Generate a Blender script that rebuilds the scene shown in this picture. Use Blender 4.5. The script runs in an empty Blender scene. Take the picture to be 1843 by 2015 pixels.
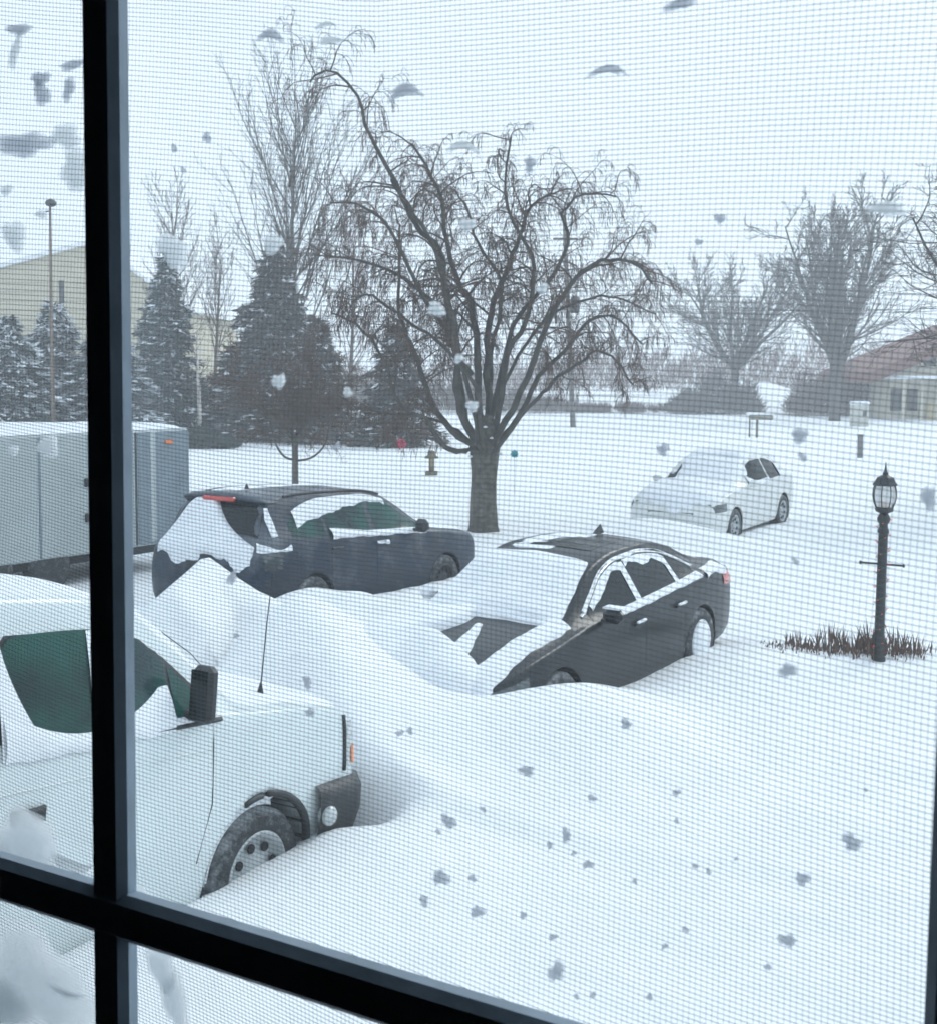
import bpy, math, random
import numpy as np
from math import radians as R, sin, cos, pi
C = bpy.context.scene.collection
SC = bpy.context.scene
rs = np.random.RandomState(7)

# ---------------------------------------------------------------- camera
F, PIT, ROL, H, CX, CY = 2400., .075, .004, 3.0, 921.5, 915.      # focal length and centre in photo pixels, eye height
cam = bpy.data.cameras.new('camera'); camo = bpy.data.objects.new('camera', cam); C.objects.link(camo)
camo.location = (0, 0, H); camo.rotation_euler = (pi/2 - PIT, -ROL, 0)
cam.sensor_fit = 'HORIZONTAL'; cam.sensor_width = 36; cam.lens = 36*F/1843
cam.shift_y = -(1007.5-CY)/1843
cam.clip_start = .02; cam.clip_end = 6000
cam.dof.use_dof = True; cam.dof.focus_distance = 1.2; cam.dof.aperture_fstop = 56
SC.camera = camo
def ray(px, py):
    a = px-CX; b = py-CY
    a, b = a*cos(ROL)+b*sin(ROL), -a*sin(ROL)+b*cos(ROL)
    a /= F; b /= -F
    return np.array([a, cos(PIT)+b*sin(PIT), -sin(PIT)+b*cos(PIT)])
def aty(px, py, y):
    r = ray(px, py); return r*(y/r[1])+np.array([0, 0, H])
def at(px, py, z=0.):
    r = ray(px, py); return r*((z-H)/r[2])+np.array([0, 0, H])

# ---------------------------------------------------------------- sky and sun
SUN_EL, SUN_AZ = R(38), R(48)
w = bpy.data.worlds.new('World'); SC.world = w; w.use_nodes = True
nt = w.node_tree; N = nt.nodes; Lk = nt.links; N.clear()
sky = N.new('ShaderNodeTexSky'); sky.sky_type = 'NISHITA'; sky.sun_disc = False
sky.sun_elevation = SUN_EL; sky.sun_rotation = SUN_AZ
tc = N.new('ShaderNodeTexCoord'); nz = N.new('ShaderNodeTexNoise'); nz.inputs['Scale'].default_value = 1.6; nz.inputs['Detail'].default_value = 3
rmp = N.new('ShaderNodeValToRGB'); rmp.color_ramp.elements[0].position = .3; rmp.color_ramp.elements[1].position = .72
rmp.color_ramp.elements[0].color = (7.9, 9.15, 11.0, 1); rmp.color_ramp.elements[1].color = (9.2, 10.25, 11.4, 1)
mx = N.new('ShaderNodeMix'); mx.data_type = 'RGBA'; mx.inputs[0].default_value = .9
bg = N.new('ShaderNodeBackground'); bg.inputs['Strength'].default_value = .1
out = N.new('ShaderNodeOutputWorld')
Lk.new(tc.outputs['Generated'], nz.inputs['Vector']); Lk.new(nz.outputs['Fac'], rmp.inputs['Fac'])
Lk.new(sky.outputs['Color'], mx.inputs[6]); Lk.new(rmp.outputs['Color'], mx.inputs[7])
Lk.new(mx.outputs[2], bg.inputs['Color']); Lk.new(bg.outputs[0], out.inputs['Surface'])
sl = bpy.data.lights.new('sun', 'SUN'); sl.energy = 1.0; sl.angle = R(24); sl.color = (1, .97, .93)
so = bpy.data.objects.new('sun', sl); C.objects.link(so); so.rotation_euler = (pi/2-SUN_EL, 0, pi-SUN_AZ)
SC.view_settings.view_transform = 'Standard'; SC.view_settings.look = 'None'
SC.view_settings.exposure = 0.42; SC.view_settings.gamma = 1; SC.view_settings.use_curve_mapping = False
SC.cycles.max_bounces = 8; SC.cycles.volume_bounces = 1; SC.cycles.transparent_max_bounces = 16

# ---------------------------------------------------------------- helpers
def tag(o, label=None, cat=None, group=None, kind=None):
    if label: o['label'] = label
    if cat: o['category'] = cat
    if group: o['group'] = group
    if kind: o['kind'] = kind
    return o
def thing(name, label, cat, loc=(0, 0, 0), rot=(0, 0, 0), group=None):
    o = bpy.data.objects.new(name, None); C.objects.link(o); o.location = loc; o.rotation_euler = rot
    o.empty_display_size = .1
    return tag(o, label, cat, group)
def mesh(name, V, Fc, mat, smooth=False):
    me = bpy.data.meshes.new(name); V = np.asarray(V, float).reshape(-1, 3)
    if isinstance(Fc, np.ndarray) and len(Fc):
        n, k = Fc.shape
        me.vertices.add(len(V)); me.vertices.foreach_set('co', V.ravel())
        me.loops.add(n*k); me.loops.foreach_set('vertex_index', Fc.ravel().astype(np.int32))
        me.polygons.add(n); me.polygons.foreach_set('loop_start', (np.arange(n)*k).astype(np.int32))
        me.update(calc_edges=True); me.validate()
    else:
        me.from_pydata([tuple(v) for v in V], [], [tuple(f) for f in Fc]); me.update()
    if smooth: me.polygons.foreach_set('use_smooth', [True]*len(me.polygons))
    if mat: me.materials.append(mat)
    return me
def obj(name, V, Fc, mat, parent=None, smooth=False, kind=None):
    o = bpy.data.objects.new(name, mesh(name, V, Fc, mat, smooth)); C.objects.link(o)
    if parent: o.parent = parent
    if kind: o['kind'] = kind
    return o
class MB:
    def __init__(s): s.v = []; s.f = []; s.n = 0
    def add(s, V, Fc):
        s.v.append(np.asarray(V, float).reshape(-1, 3)); s.f += [tuple(int(i)+s.n for i in f) for f in Fc]; s.n += len(s.v[-1]); return s
    def box(s, c, d, bev=0., M=None):
        x, y, z = d[0]/2, d[1]/2, d[2]/2; b = min(bev, x*.9, y*.9, z*.9)
        if b <= 0:
            V = np.array([(i*x, j*y, k*z) for k in (-1, 1) for j in (-1, 1) for i in (-1, 1)])
            Fc = [(0, 2, 3, 1), (4, 5, 7, 6), (0, 1, 5, 4), (2, 6, 7, 3), (0, 4, 6, 2), (1, 3, 7, 5)]
        else:
            V = []; Fc = []; idx = {}
            for k in (-1, 1):
                for j in (-1, 1):
                    for i in (-1, 1):
                        for a, (dx, dy, dz) in enumerate(((0, b, b), (b, 0, b), (b, b, 0))):
                            idx[i, j, k, a] = len(V); V.append((i*(x-dx), j*(y-dy), k*(z-dz)))
            g = lambda i, j, k, a: idx[i, j, k, a]
            for i in (-1, 1):
                Fc.append([g(i, -1, -1, 0), g(i, 1, -1, 0), g(i, 1, 1, 0), g(i, -1, 1, 0)][::i])
                Fc.append([g(-1, i, -1, 1), g(-1, i, 1, 1), g(1, i, 1, 1), g(1, i, -1, 1)][::i])
                Fc.append([g(-1, -1, i, 2), g(1, -1, i, 2), g(1, 1, i, 2), g(-1, 1, i, 2)][::i])
            for j in (-1, 1):
                for k in (-1, 1):
                    Fc.append([g(-1, j, k, 1), g(1, j, k, 1), g(1, j, k, 2), g(-1, j, k, 2)][::j*k])
                    Fc.append([g(j, -1, k, 2), g(j, 1, k, 2), g(j, 1, k, 0), g(j, -1, k, 0)][::j*k])
                    Fc.append([g(j, k, -1, 0), g(j, k, 1, 0), g(j, k, 1, 1), g(j, k, -1, 1)][::j*k])
            for i in (-1, 1):
                for j in (-1, 1):
                    for k in (-1, 1): Fc.append([g(i, j, k, 0), g(i, j, k, 1), g(i, j, k, 2)][::i*j*k])
            V = np.array(V)
        if M is not None: V = V @ np.asarray(M).T
        return s.add(V+np.array(c), Fc)
    def tube(s, P, r, k=8, cap=True):
        P = np.asarray(P, float); n = len(P); r = np.full(n, float(r)) if np.isscalar(r) else np.asarray(r, float)
        T = np.gradient(P, axis=0); T /= np.linalg.norm(T, axis=1)[:, None]+1e-12
        ref = np.array([0, 0, 1.]) if abs(T[0, 2]) < .9 else np.array([1., 0, 0])
        U = np.cross(T, ref); U /= np.linalg.norm(U, axis=1)[:, None]+1e-12; W = np.cross(T, U)
        a = np.arange(k)*2*pi/k
        V = P[:, None]+r[:, None, None]*(np.cos(a)[None, :, None]*U[:, None]+np.sin(a)[None, :, None]*W[:, None])
        Fc = [(i*k+j, i*k+(j+1) % k, (i+1)*k+(j+1) % k, (i+1)*k+j) for i in range(n-1) for j in range(k)]
        if cap: Fc += [tuple(range(k))[::-1], tuple((n-1)*k+j for j in range(k))]
        return s.add(V.reshape(-1, 3), Fc)
    def lathe(s, prof, k=20, c=(0, 0, 0), axis='z'):
        a = np.arange(k)*2*pi/k; V = []
        for r, h in prof:
            for t in a:
                V.append((r*cos(t), r*sin(t), h) if axis == 'z' else ((r*cos(t), h, r*sin(t)) if axis == 'y' else (h, r*cos(t), r*sin(t))))
        n = len(prof); Fc = [(i*k+j, i*k+(j+1) % k, (i+1)*k+(j+1) % k, (i+1)*k+j) for i in range(n-1) for j in range(k)]
        Fc += [tuple(range(k))[::-1], tuple((n-1)*k+j for j in range(k))]
        return s.add(np.array(V)+np.array(c), Fc)
    def grid(s, G):
        G = np.asarray(G, float); a, b = G.shape[:2]
        return s.add(G.reshape(-1, 3), [(i*b+j, i*b+j+1, (i+1)*b+j+1, (i+1)*b+j) for i in range(a-1) for j in range(b-1)])
    def build(s, name, mat, parent=None, smooth=False, kind=None):
        return obj(name, np.concatenate(s.v), s.f, mat, parent, smooth, kind)

def mat(name, col, rough=.6, metal=0., noise=0., nscale=8., col2=None, bump=0., bscale=20., coat=0., spec=.5, emit=None, trans=0., detail=4, dust=0., dscale=3.):
    m = bpy.data.materials.new(name); m.use_nodes = True; t = m.node_tree; n = t.nodes; l = t.links
    p = n['Principled BSDF']; p.inputs['Base Color'].default_value = (*col, 1); p.inputs['Roughness'].default_value = rough
    p.inputs['Metallic'].default_value = metal; p.inputs['Specular IOR Level'].default_value = spec
    p.inputs['Coat Weight'].default_value = coat; p.inputs['Coat Roughness'].default_value = .06
    tcn = n.new('ShaderNodeTexCoord')
    if noise > 0 or col2:
        q = n.new('ShaderNodeTexNoise'); q.inputs['Scale'].default_value = nscale; q.inputs['Detail'].default_value = detail
        l.new(tcn.outputs['Object'], q.inputs['Vector'])
        r = n.new('ShaderNodeValToRGB'); r.color_ramp.elements[0].position = .35; r.color_ramp.elements[1].position = .68
        c2 = col2 or tuple(min(1, c*(1+noise)) for c in col); c1 = col if col2 else tuple(c*(1-noise) for c in col)
        r.color_ramp.elements[0].color = (*c1, 1); r.color_ramp.elements[1].color = (*c2, 1)
        l.new(q.outputs['Fac'], r.inputs['Fac']); l.new(r.outputs['Color'], p.inputs['Base Color'])
    if bump > 0:
        q = n.new('ShaderNodeTexNoise'); q.inputs['Scale'].default_value = bscale; q.inputs['Detail'].default_value = 5
        l.new(tcn.outputs['Object'], q.inputs['Vector'])
        b = n.new('ShaderNodeBump'); b.inputs['Strength'].default_value = 1; b.inputs['Distance'].default_value = bump
        l.new(q.outputs['Fac'], b.inputs['Height']); l.new(b.outputs['Normal'], p.inputs['Normal'])
    if dust > 0:   # thin snow stuck to the surface, thickest where it faces up
        src = p.inputs['Base Color'].links[0].from_socket if p.inputs['Base Color'].links else None
        q = n.new('ShaderNodeTexNoise'); q.inputs['Scale'].default_value = dscale; q.inputs['Detail'].default_value = 7; q.inputs['Roughness'].default_value = .68; l.new(tcn.outputs['Object'], q.inputs['Vector'])
        g = n.new('ShaderNodeNewGeometry'); sx = n.new('ShaderNodeSeparateXYZ'); l.new(g.outputs['Normal'], sx.inputs[0])
        mm = n.new('ShaderNodeMath'); mm.operation = 'MULTIPLY_ADD'; l.new(sx.outputs['Z'], mm.inputs[0]); mm.inputs[1].default_value = .30; l.new(q.outputs['Fac'], mm.inputs[2])
        mr = n.new('ShaderNodeMapRange'); l.new(mm.outputs[0], mr.inputs[0]); mr.inputs[1].default_value = .52; mr.inputs[2].default_value = .85; mr.inputs[4].default_value = dust
        mc = n.new('ShaderNodeMix'); mc.data_type = 'RGBA'; l.new(mr.outputs[0], mc.inputs[0]); mc.inputs[7].default_value = (.78, .82, .85, 1)
        if src: l.new(src, mc.inputs[6])
        else: mc.inputs[6].default_value = (*col, 1)
        l.new(mc.outputs[2], p.inputs['Base Color'])
    if emit: p.inputs['Emission Color'].default_value = (*emit[0], 1); p.inputs['Emission Strength'].default_value = emit[1]
    p.inputs['Transmission Weight'].default_value = trans
    return m
M = {}
M['snow'] = mat('snow', (.82, .845, .86), .75, noise=.03, nscale=1.5, bump=.02, bscale=7, spec=.25)
M['snow_car'] = mat('snow_on_car', (.80, .83, .86), .75, noise=.03, nscale=6, bump=.006, bscale=25, spec=.25)
def cling_mat(name, see, tl, tcol):   # snow clinging to the cloth: glows with the daylight behind it, thin parts let one see through
    m = mat(name, (.80, .84, .86), .8, noise=.12, nscale=160, bump=.0008, bscale=420)
    t = m.node_tree; n = t.nodes; l = t.links; p = n['Principled BSDF']; o = n['Material Output']
    tr = n.new('ShaderNodeBsdfTranslucent'); tr.inputs['Color'].default_value = (*tcol, 1)
    mxs = n.new('ShaderNodeMixShader'); mxs.inputs[0].default_value = tl
    tp = n.new('ShaderNodeBsdfTransparent'); m2 = n.new('ShaderNodeMixShader')
    tcn = n.new('ShaderNodeTexCoord'); q = n.new('ShaderNodeTexNoise'); q.inputs['Scale'].default_value = 230; q.inputs['Detail'].default_value = 3
    mr = n.new('ShaderNodeMapRange'); mr.inputs[1].default_value = .35; mr.inputs[2].default_value = .7; mr.inputs[3].default_value = see*.4; mr.inputs[4].default_value = min(1, see*1.7)
    l.new(tcn.outputs['Object'], q.inputs['Vector']); l.new(q.outputs['Fac'], mr.inputs[0])
    at_ = n.new('ShaderNodeAttribute'); at_.attribute_name = 'thin'; pw = n.new('ShaderNodeMath'); pw.operation = 'POWER'; pw.inputs[1].default_value = 3.5; l.new(at_.outputs['Fac'], pw.inputs[0])
    ad = n.new('ShaderNodeMath'); ad.operation = 'ADD'; ad.use_clamp = True; l.new(mr.outputs[0], ad.inputs[0]); l.new(pw.outputs[0], ad.inputs[1]); l.new(ad.outputs[0], m2.inputs[0])
    l.new(p.outputs[0], mxs.inputs[1]); l.new(tr.outputs[0], mxs.inputs[2]); l.new(mxs.outputs[0], m2.inputs[1]); l.new(tp.outputs[0], m2.inputs[2]); l.new(m2.outputs[0], o.inputs['Surface'])
    return m
M['cling'] = cling_mat('clinging_snow', .07, .90, (.70, .735, .755))
M['cling_dense'] = cling_mat('packed_clinging_snow', .14, .72, (.54, .58, .64))
M['bark'] = mat('bark', (.100, .093, .078), .9, noise=.4, nscale=9, bump=.02, bscale=30)
M['bark_dark'] = mat('dark_bark', (.070, .066, .056), .9, noise=.3, nscale=5, bump=.01, bscale=20)
M['twig'] = mat('twig', (.105, .072, .056), .9, noise=.25, nscale=3)
M['twig_red'] = mat('reddish_twig', (.17, .105, .092), .9, noise=.3, nscale=.6)
M['twig_grey'] = mat('grey_twig', (.085, .078, .070), .9, noise=.2, nscale=2)
M['needle'] = mat('needles', (.030, .050, .042), .85, noise=.35, nscale=1.2)
M['needle_brown'] = mat('brownish_needles', (.060, .056, .044), .85, col2=(.098, .070, .054), nscale=.8)
M['birch'] = mat('birch_bark', (.62, .58, .54), .8, col2=(.4, .36, .33), nscale=5)
M['black'] = mat('black_plastic', (.020, .023, .025), .5, noise=.2, nscale=12, bump=.001, bscale=80, dust=.05, dscale=9)
M['rubber'] = mat('tyre_rubber', (.028, .032, .034), .75, noise=.35, nscale=9, bump=.004, bscale=60, dust=.35, dscale=14)
M['blackmetal'] = mat('black_painted_metal', (.016, .020, .022), .4, noise=.25, nscale=20, bump=.001, bscale=60)
M['chrome'] = mat('alloy', (.55, .57, .58), .3, metal=.9, noise=.1, nscale=20)
M['rim'] = mat('steel_rim', (.42, .45, .46), .5, metal=.3, noise=.15, nscale=12)
M['glass_green'] = mat('tinted_green_glass', (.010, .080, .062), .12, spec=.35, col2=(.004, .022, .022), nscale=2.6)
M['glass_dark'] = mat('dark_glass', (.006, .011, .013), .14, spec=.25, noise=.4, nscale=1.5)
M['van_paint'] = mat('white_van_paint', (.66, .725, .73), .28, noise=.03, nscale=3, coat=.5)
M['seam'] = mat('seam_gap', (.05, .055, .06), .8, noise=.2)
M['blue_paint'] = mat('dark_blue_paint', (.006, .018, .040), .36, noise=.2, nscale=3, coat=.15, spec=.25, col2=(.016, .026, .040), dust=.16, dscale=2.2)
M['sedan_paint'] = mat('charcoal_paint', (.006, .009, .011), .28, coat=.16, spec=.22, col2=(.010, .014, .017), nscale=2.5, dust=.03, dscale=2.6)
M['white_paint'] = mat('dusty_white_paint', (.68, .70, .68), .4, noise=.06, nscale=3, coat=.3)
M['red_lens'] = mat('red_lens', (.55, .045, .03), .2, noise=.2, nscale=30, coat=.6)
M['amber'] = mat('amber_lens', (.85, .20, .02), .25, noise=.15, nscale=40, coat=.5)
M['lamp_lens'] = mat('clear_lamp_lens', (.5, .54, .54), .15, noise=.2, nscale=30, coat=.6)
M['headlamp'] = mat('smoked_headlamp', (.07, .085, .09), .15, noise=.3, nscale=20, coat=.6)
M['interior'] = mat('dark_well_liner', (.012, .013, .014), .9, noise=.2)

# ---------------------------------------------------------------- vehicle placement (x, y, heading from view axis, ground z, nose tilt)
VAN = (-2.97, 5.98, R(31.2), -.12, -.105)
SUV = (-1.81, 15.74, R(33.5), -.095, -.03)
SED = (.824, 11.63, R(214.7), -.088, -.034)
WHI = (4.819, 23.54, R(212.9), -.058, -.018)
def loc_xy(c, x, y):
    f = (sin(c[2]), cos(c[2])); l = (-cos(c[2]), sin(c[2])); dx, dy = x-c[0], y-c[1]
    return dx*f[0]+dy*f[1], dx*l[0]+dy*l[1]
# ---------------------------------------------------------------- ground
_k = [(rs.uniform(-1, 1, 2), rs.uniform(0, 6.28)) for _ in range(24)]
def wav(x, y, s):
    t = 0
    for i, (k, ph) in enumerate(_k[:8]): t = t+np.sin((k[0]*x+k[1]*y)/s*3+ph+.7*np.sin((_k[i+8][0][0]*x+_k[i+8][0][1]*y)/s*2+ph))
    return t/8
def G(x, y, cx, cy, sx, sy, a=0.):
    dx = x-cx; dy = y-cy; u = dx*cos(a)+dy*sin(a); v = -dx*sin(a)+dy*cos(a)
    return np.exp(-(u/sx)**2-(v/sy)**2)
def sm(t): t = np.clip(t, 0, 1); return t*t*(3-2*t)
def boxd(u, v, x0, x1, y0, y1):
    dx = np.maximum(np.maximum(x0-u, u-x1), 0); dy = np.maximum(np.maximum(y0-v, v-y1), 0); return np.hypot(dx, dy)
RIDGE = [tuple(at(px_, py_, z_)[:2])+(h_,) for px_, py_, z_, h_ in ((280, 1185, 1.0, .85), (330, 1145, 1.15, 1.05), (405, 1106, 1.22, 1.28), (500, 1128, 1.08, .92), (575, 1205, .90, .52), (650, 1315, .68, .42), (700, 1430, .48, .38), (732, 1535, .26, .20), (715, 1600, .08, .03))]
def ground(x, y):
    x = np.asarray(x, float); y = np.asarray(y, float)
    h = .05*wav(x, y, 6.)+.022*wav(x+9, y*1.0-4, 2.1)
    # drift crest running behind the van, up to the tail of the blue car
    best = np.full(np.shape(x), 1e9); hr = np.zeros(np.shape(x)); sd = np.zeros(np.shape(x))
    for (x0, y0, h0), (x1, y1, h1) in zip(RIDGE[:-1], RIDGE[1:]):
        ux, uy = x1-x0, y1-y0; L2 = ux*ux+uy*uy; t = np.clip(((x-x0)*ux+(y-y0)*uy)/L2, 0, 1)
        d = np.hypot(x-x0-t*ux, y-y0-t*uy); c = ux*(y-y0)-uy*(x-x0); m_ = d < best
        best = np.where(m_, d, best); hr = np.where(m_, h0+(h1-h0)*t, hr); sd = np.where(m_, np.sign(c), sd)
    h = h+hr*np.where(sd < 0, np.exp(-(best/.85)**1.5), np.exp(-(best/1.15)**1.1))     # steep towards the van, gentle outside
    h = h+.10*G(x, y, -1.12, 12.9, .28, .5)+.34*G(x, y, -.35, 12.7, 1.0, .7)+.22*G(x, y, -1.7, 13.1, .9, .6)
    h = h+.12*G(x, y, -5.5, 11.8, 1.6, 1.6)+.30*G(x, y, -4.1, 13.6, 1.2, .8)
    # snow banked over the nose of the charcoal saloon
    u, v = loc_xy(SED, x, y)
    h = h+.50*np.exp(-((u-2.9)/1.0)**2-((v+.35)/1.2)**2)+.36*np.exp(-((u-1.6)/1.3)**2-((v+1.15)/.62)**2)+.12*np.exp(-((u-2.3)/.6)**2-((v+.9)/.8)**2)
    h = h+.43*np.exp(-((u-1.75)/1.1)**2-((v-1.3)/.75)**2)+.20*np.exp(-((u+1.3)/1.8)**2-((v-1.3)/.9)**2)
    # van: scooped hollow round the nose with a lip outside it, bank against the wheel
    u, v = loc_xy(VAN, x, y); d = boxd(u, v, -3, 2.62, -.95, .95)
    far = sm((v+1.1)/.9+sm((u-2.3)/.6)*1.)
    lip = np.where(d < .52, sm((d-.08)/.44), np.exp(-(d-.52)/.55))
    h = h+far*(.10*lip-.30*np.exp(-(d/.30)**2))
    near = sm((7.5-y)/3)
    h = h+.16*np.exp(-((v+1.5)/.8)**2)*sm((3.4-u)/1.2)+.10*np.exp(-((v+1.2)/.6)**2)*sm((1.25-u)/.7)+.0*near
    u, v = loc_xy(SUV, x, y)
    h = h+.26*np.exp(-((v+1.25)/.65)**2)*sm((u+2.6)/.8)*sm((2.6-u)/.8)
    u, v = loc_xy(WHI, x, y)
    h = h+.10*np.exp(-((v-1.2)/.6)**2-(u/2.2)**2)
    h = h+.30*np.exp(-((u-2.7)/.8)**2-((v)/1.6)**2)+.2*G(x, y, 2.6, 21., 1.8, 1.2)
    h = h+.10*G(x, y, 5.2, 12.6, 1.6, .6)-.05*G(x, y, 4.6, 17, 3, .8, .25)
    # wind-carved ripples, running with the drift direction
    q = x*.55+y*.83; p = -x*.83+y*.55; am = np.clip(.5+.8*wav(x+3, y-7, 3.3), 0, 1)*sm((60-y)/30)
    t1 = np.sin(q*5.2+1.6*np.sin(p*.9)+2.2*wav(x, y, 1.7)); t2 = np.sin(q*11.5+2.1*np.sin(p*1.7+1)+3*wav(x+5, y, 1.1))
    h = h+am*(.020*(1-np.abs(t1))**1.5+.008*(1-np.abs(t2)))
    # distant rises
    h = h+2.1*G(x, y, 26., 112., 5.5, 9.)+1.2*G(x, y, 14., 118., 14., 10.)+.5*wav(x, y, 60.)*sm((y-60)/60)
    return h
def axis(dense0, dense1, step, lo, hi, grow=1.12):
    a = list(np.arange(dense0, dense1, step)); s = step; p = a[0]
    pre = []
    while p > lo: s *= grow; p -= s; pre.append(p)
    s = step; p = a[-1]; post = []
    while p < hi: s *= grow; p += s; post.append(p)
    return np.array(pre[::-1]+a+post)
gx = axis(-6, 7, .085, -550, 550); gy = axis(4, 20, .085, -30, 650)
X, Y = np.meshgrid(gx, gy); Z = ground(X, Y)
i, j = np.meshgrid(np.arange(len(gx)-1), np.arange(len(gy)-1)); a = (j*len(gx)+i).ravel()
obj('snowy_ground', np.stack([X, Y, Z], -1).reshape(-1, 3), np.stack([a, a+1, a+len(gx)+1, a+len(gx)], 1), M['snow'], smooth=True, kind='structure')
def gz(x, y): return float(ground(x, y))

# ---------------------------------------------------------------- batch tubes for branches
class Tubes:
    def __init__(s): s.b = {}
    def add(s, P, r): s.b.setdefault(len(P), []).append((P, r))
    def arrays(s, k=3):
        VV = []; FF = []; off = 0
        for n, L in s.b.items():
            P = np.array([q[0] for q in L], float); r = np.array([q[1] for q in L], float)
            T = np.gradient(P, axis=1); T /= np.linalg.norm(T, axis=2, keepdims=True)+1e-9
            ref = np.tile(np.array([.3, .2, 1.]), (len(L), 1)); ref[np.abs(T[:, 0, 2]) > .85] = (1, .3, 0)
            U = np.cross(T, ref[:, None]); U /= np.linalg.norm(U, axis=2, keepdims=True)+1e-9; W = np.cross(T, U)
            a = np.arange(k)*2*pi/k
            V = P[:, :, None]+r[:, :, None, None]*(np.cos(a)[:, None]*U[:, :, None]+np.sin(a)[:, None]*W[:, :, None])
            B = len(L); base = off+np.arange(B)[:, None, None]*n*k; ii = np.arange(n-1)[None, :, None]*k; jj = np.arange(k)[None, None]
            j2 = (jj+1) % k
            FF.append(np.stack([base+ii+jj, base+ii+j2, base+ii+k+j2, base+ii+k+jj], -1).reshape(-1, 4))
            VV.append(V.reshape(-1, 3)); off += B*n*k
        return np.concatenate(VV), np.concatenate(FF)
    def build(s, name, m, parent, k=3, smooth=False):
        V, Fc = s.arrays(k); return obj(name, V, Fc, m, parent, smooth)
def nrm(d):
    l = math.sqrt(d[0]**2+d[1]**2+d[2]**2)+1e-9; return (d[0]/l, d[1]/l, d[2]/l)
def perp(rng, d, ang):
    while 1:
        q = (rng.gauss(0, 1), rng.gauss(0, 1), rng.gauss(0, 1)); k = q[0]*d[0]+q[1]*d[1]+q[2]*d[2]
        q = (q[0]-k*d[0], q[1]-k*d[1], q[2]-k*d[2])
        if q[0]**2+q[1]**2+q[2]**2 > .05: break
    q = nrm(q); return nrm(tuple(d[i]*cos(ang)+q[i]*sin(ang) for i in range(3)))
def grow(rng, T, p, d, L, r, lv, cfg):
    """T: list of Tubes per level. cfg: dict of per-level lists"""
    n = cfg['seg'][lv]; st = L/n; P = [p]; D = [d]; tr = cfg['trop'][lv]; jt = cfg['jit'][lv]; dr = cfg.get('droop', [0]*9)[lv]
    for i in range(n):
        t = (i+1)/n
        d = nrm((d[0]+rng.gauss(0, jt), d[1]+rng.gauss(0, jt), d[2]+rng.gauss(0, jt)+tr-dr*t))
        p = (p[0]+d[0]*st, p[1]+d[1]*st, p[2]+d[2]*st); P.append(p); D.append(d)
    mn = cfg.get('rmin', .004)
    T[lv].add(P, [max(mn, r*(1-cfg['tap'][lv]*i/n)) for i in range(n+1)])
    kids(rng, T, P, D, L, r, lv, cfg)
def kids(rng, T, P, D, L, r, lv, cfg):
    if lv+1 >= len(cfg['seg']): return
    n = len(P)-1; m = cfg['kids'][lv+1]; m = int(m*rng.uniform(.75, 1.25)+.5)
    for c in range(m):
        t = cfg['start'][lv+1]+(1-cfg['start'][lv+1])*((c+rng.random())/max(m, 1)); f = min(t*n, n-1e-6); i = int(f); f -= i
        q = tuple(P[i][k]*(1-f)+P[i+1][k]*f for k in range(3))
        cd = perp(rng, D[min(i, n)], R(rng.uniform(*cfg['ang'][lv+1])))
        cl = L*cfg['len'][lv+1]*(1-.45*t)*rng.uniform(.7, 1.2)
        grow(rng, T, q, cd, cl, max(r*cfg['rad'][lv+1]*(1-.4*t), .004), lv+1, cfg)
def smoothpath(P, n):
    P = np.asarray(P, float); k = len(P); t = np.linspace(0, k-1, n); o = []
    for s in t:
        i = min(int(s), k-2); f = s-i
        p0 = P[max(i-1, 0)]; p1 = P[i]; p2 = P[i+1]; p3 = P[min(i+2, k-1)]
        o.append(.5*((2*p1)+(-p0+p2)*f+(2*p0-5*p1+4*p2-p3)*f*f+(-p0+3*p1-3*p2+p3)*f**3))
    return np.array(o)
def quads(centers, dirs, ups, ln, wd):
    """leaf-sized quads"""
    c = np.asarray(centers); d = np.asarray(dirs); d /= np.linalg.norm(d, axis=1)[:, None]+1e-9
    s = np.cross(d, np.asarray(ups)); s /= np.linalg.norm(s, axis=1)[:, None]+1e-9
    ln = np.asarray(ln)[:, None]; wd = np.asarray(wd)[:, None]
    V = np.stack([c-s*wd*.5, c+d*ln*.5-s*wd, c+d*ln, c+d*ln*.5+s*wd], 1).reshape(-1, 3)
    return V, np.arange(len(c)*4).reshape(-1, 4)

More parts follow.
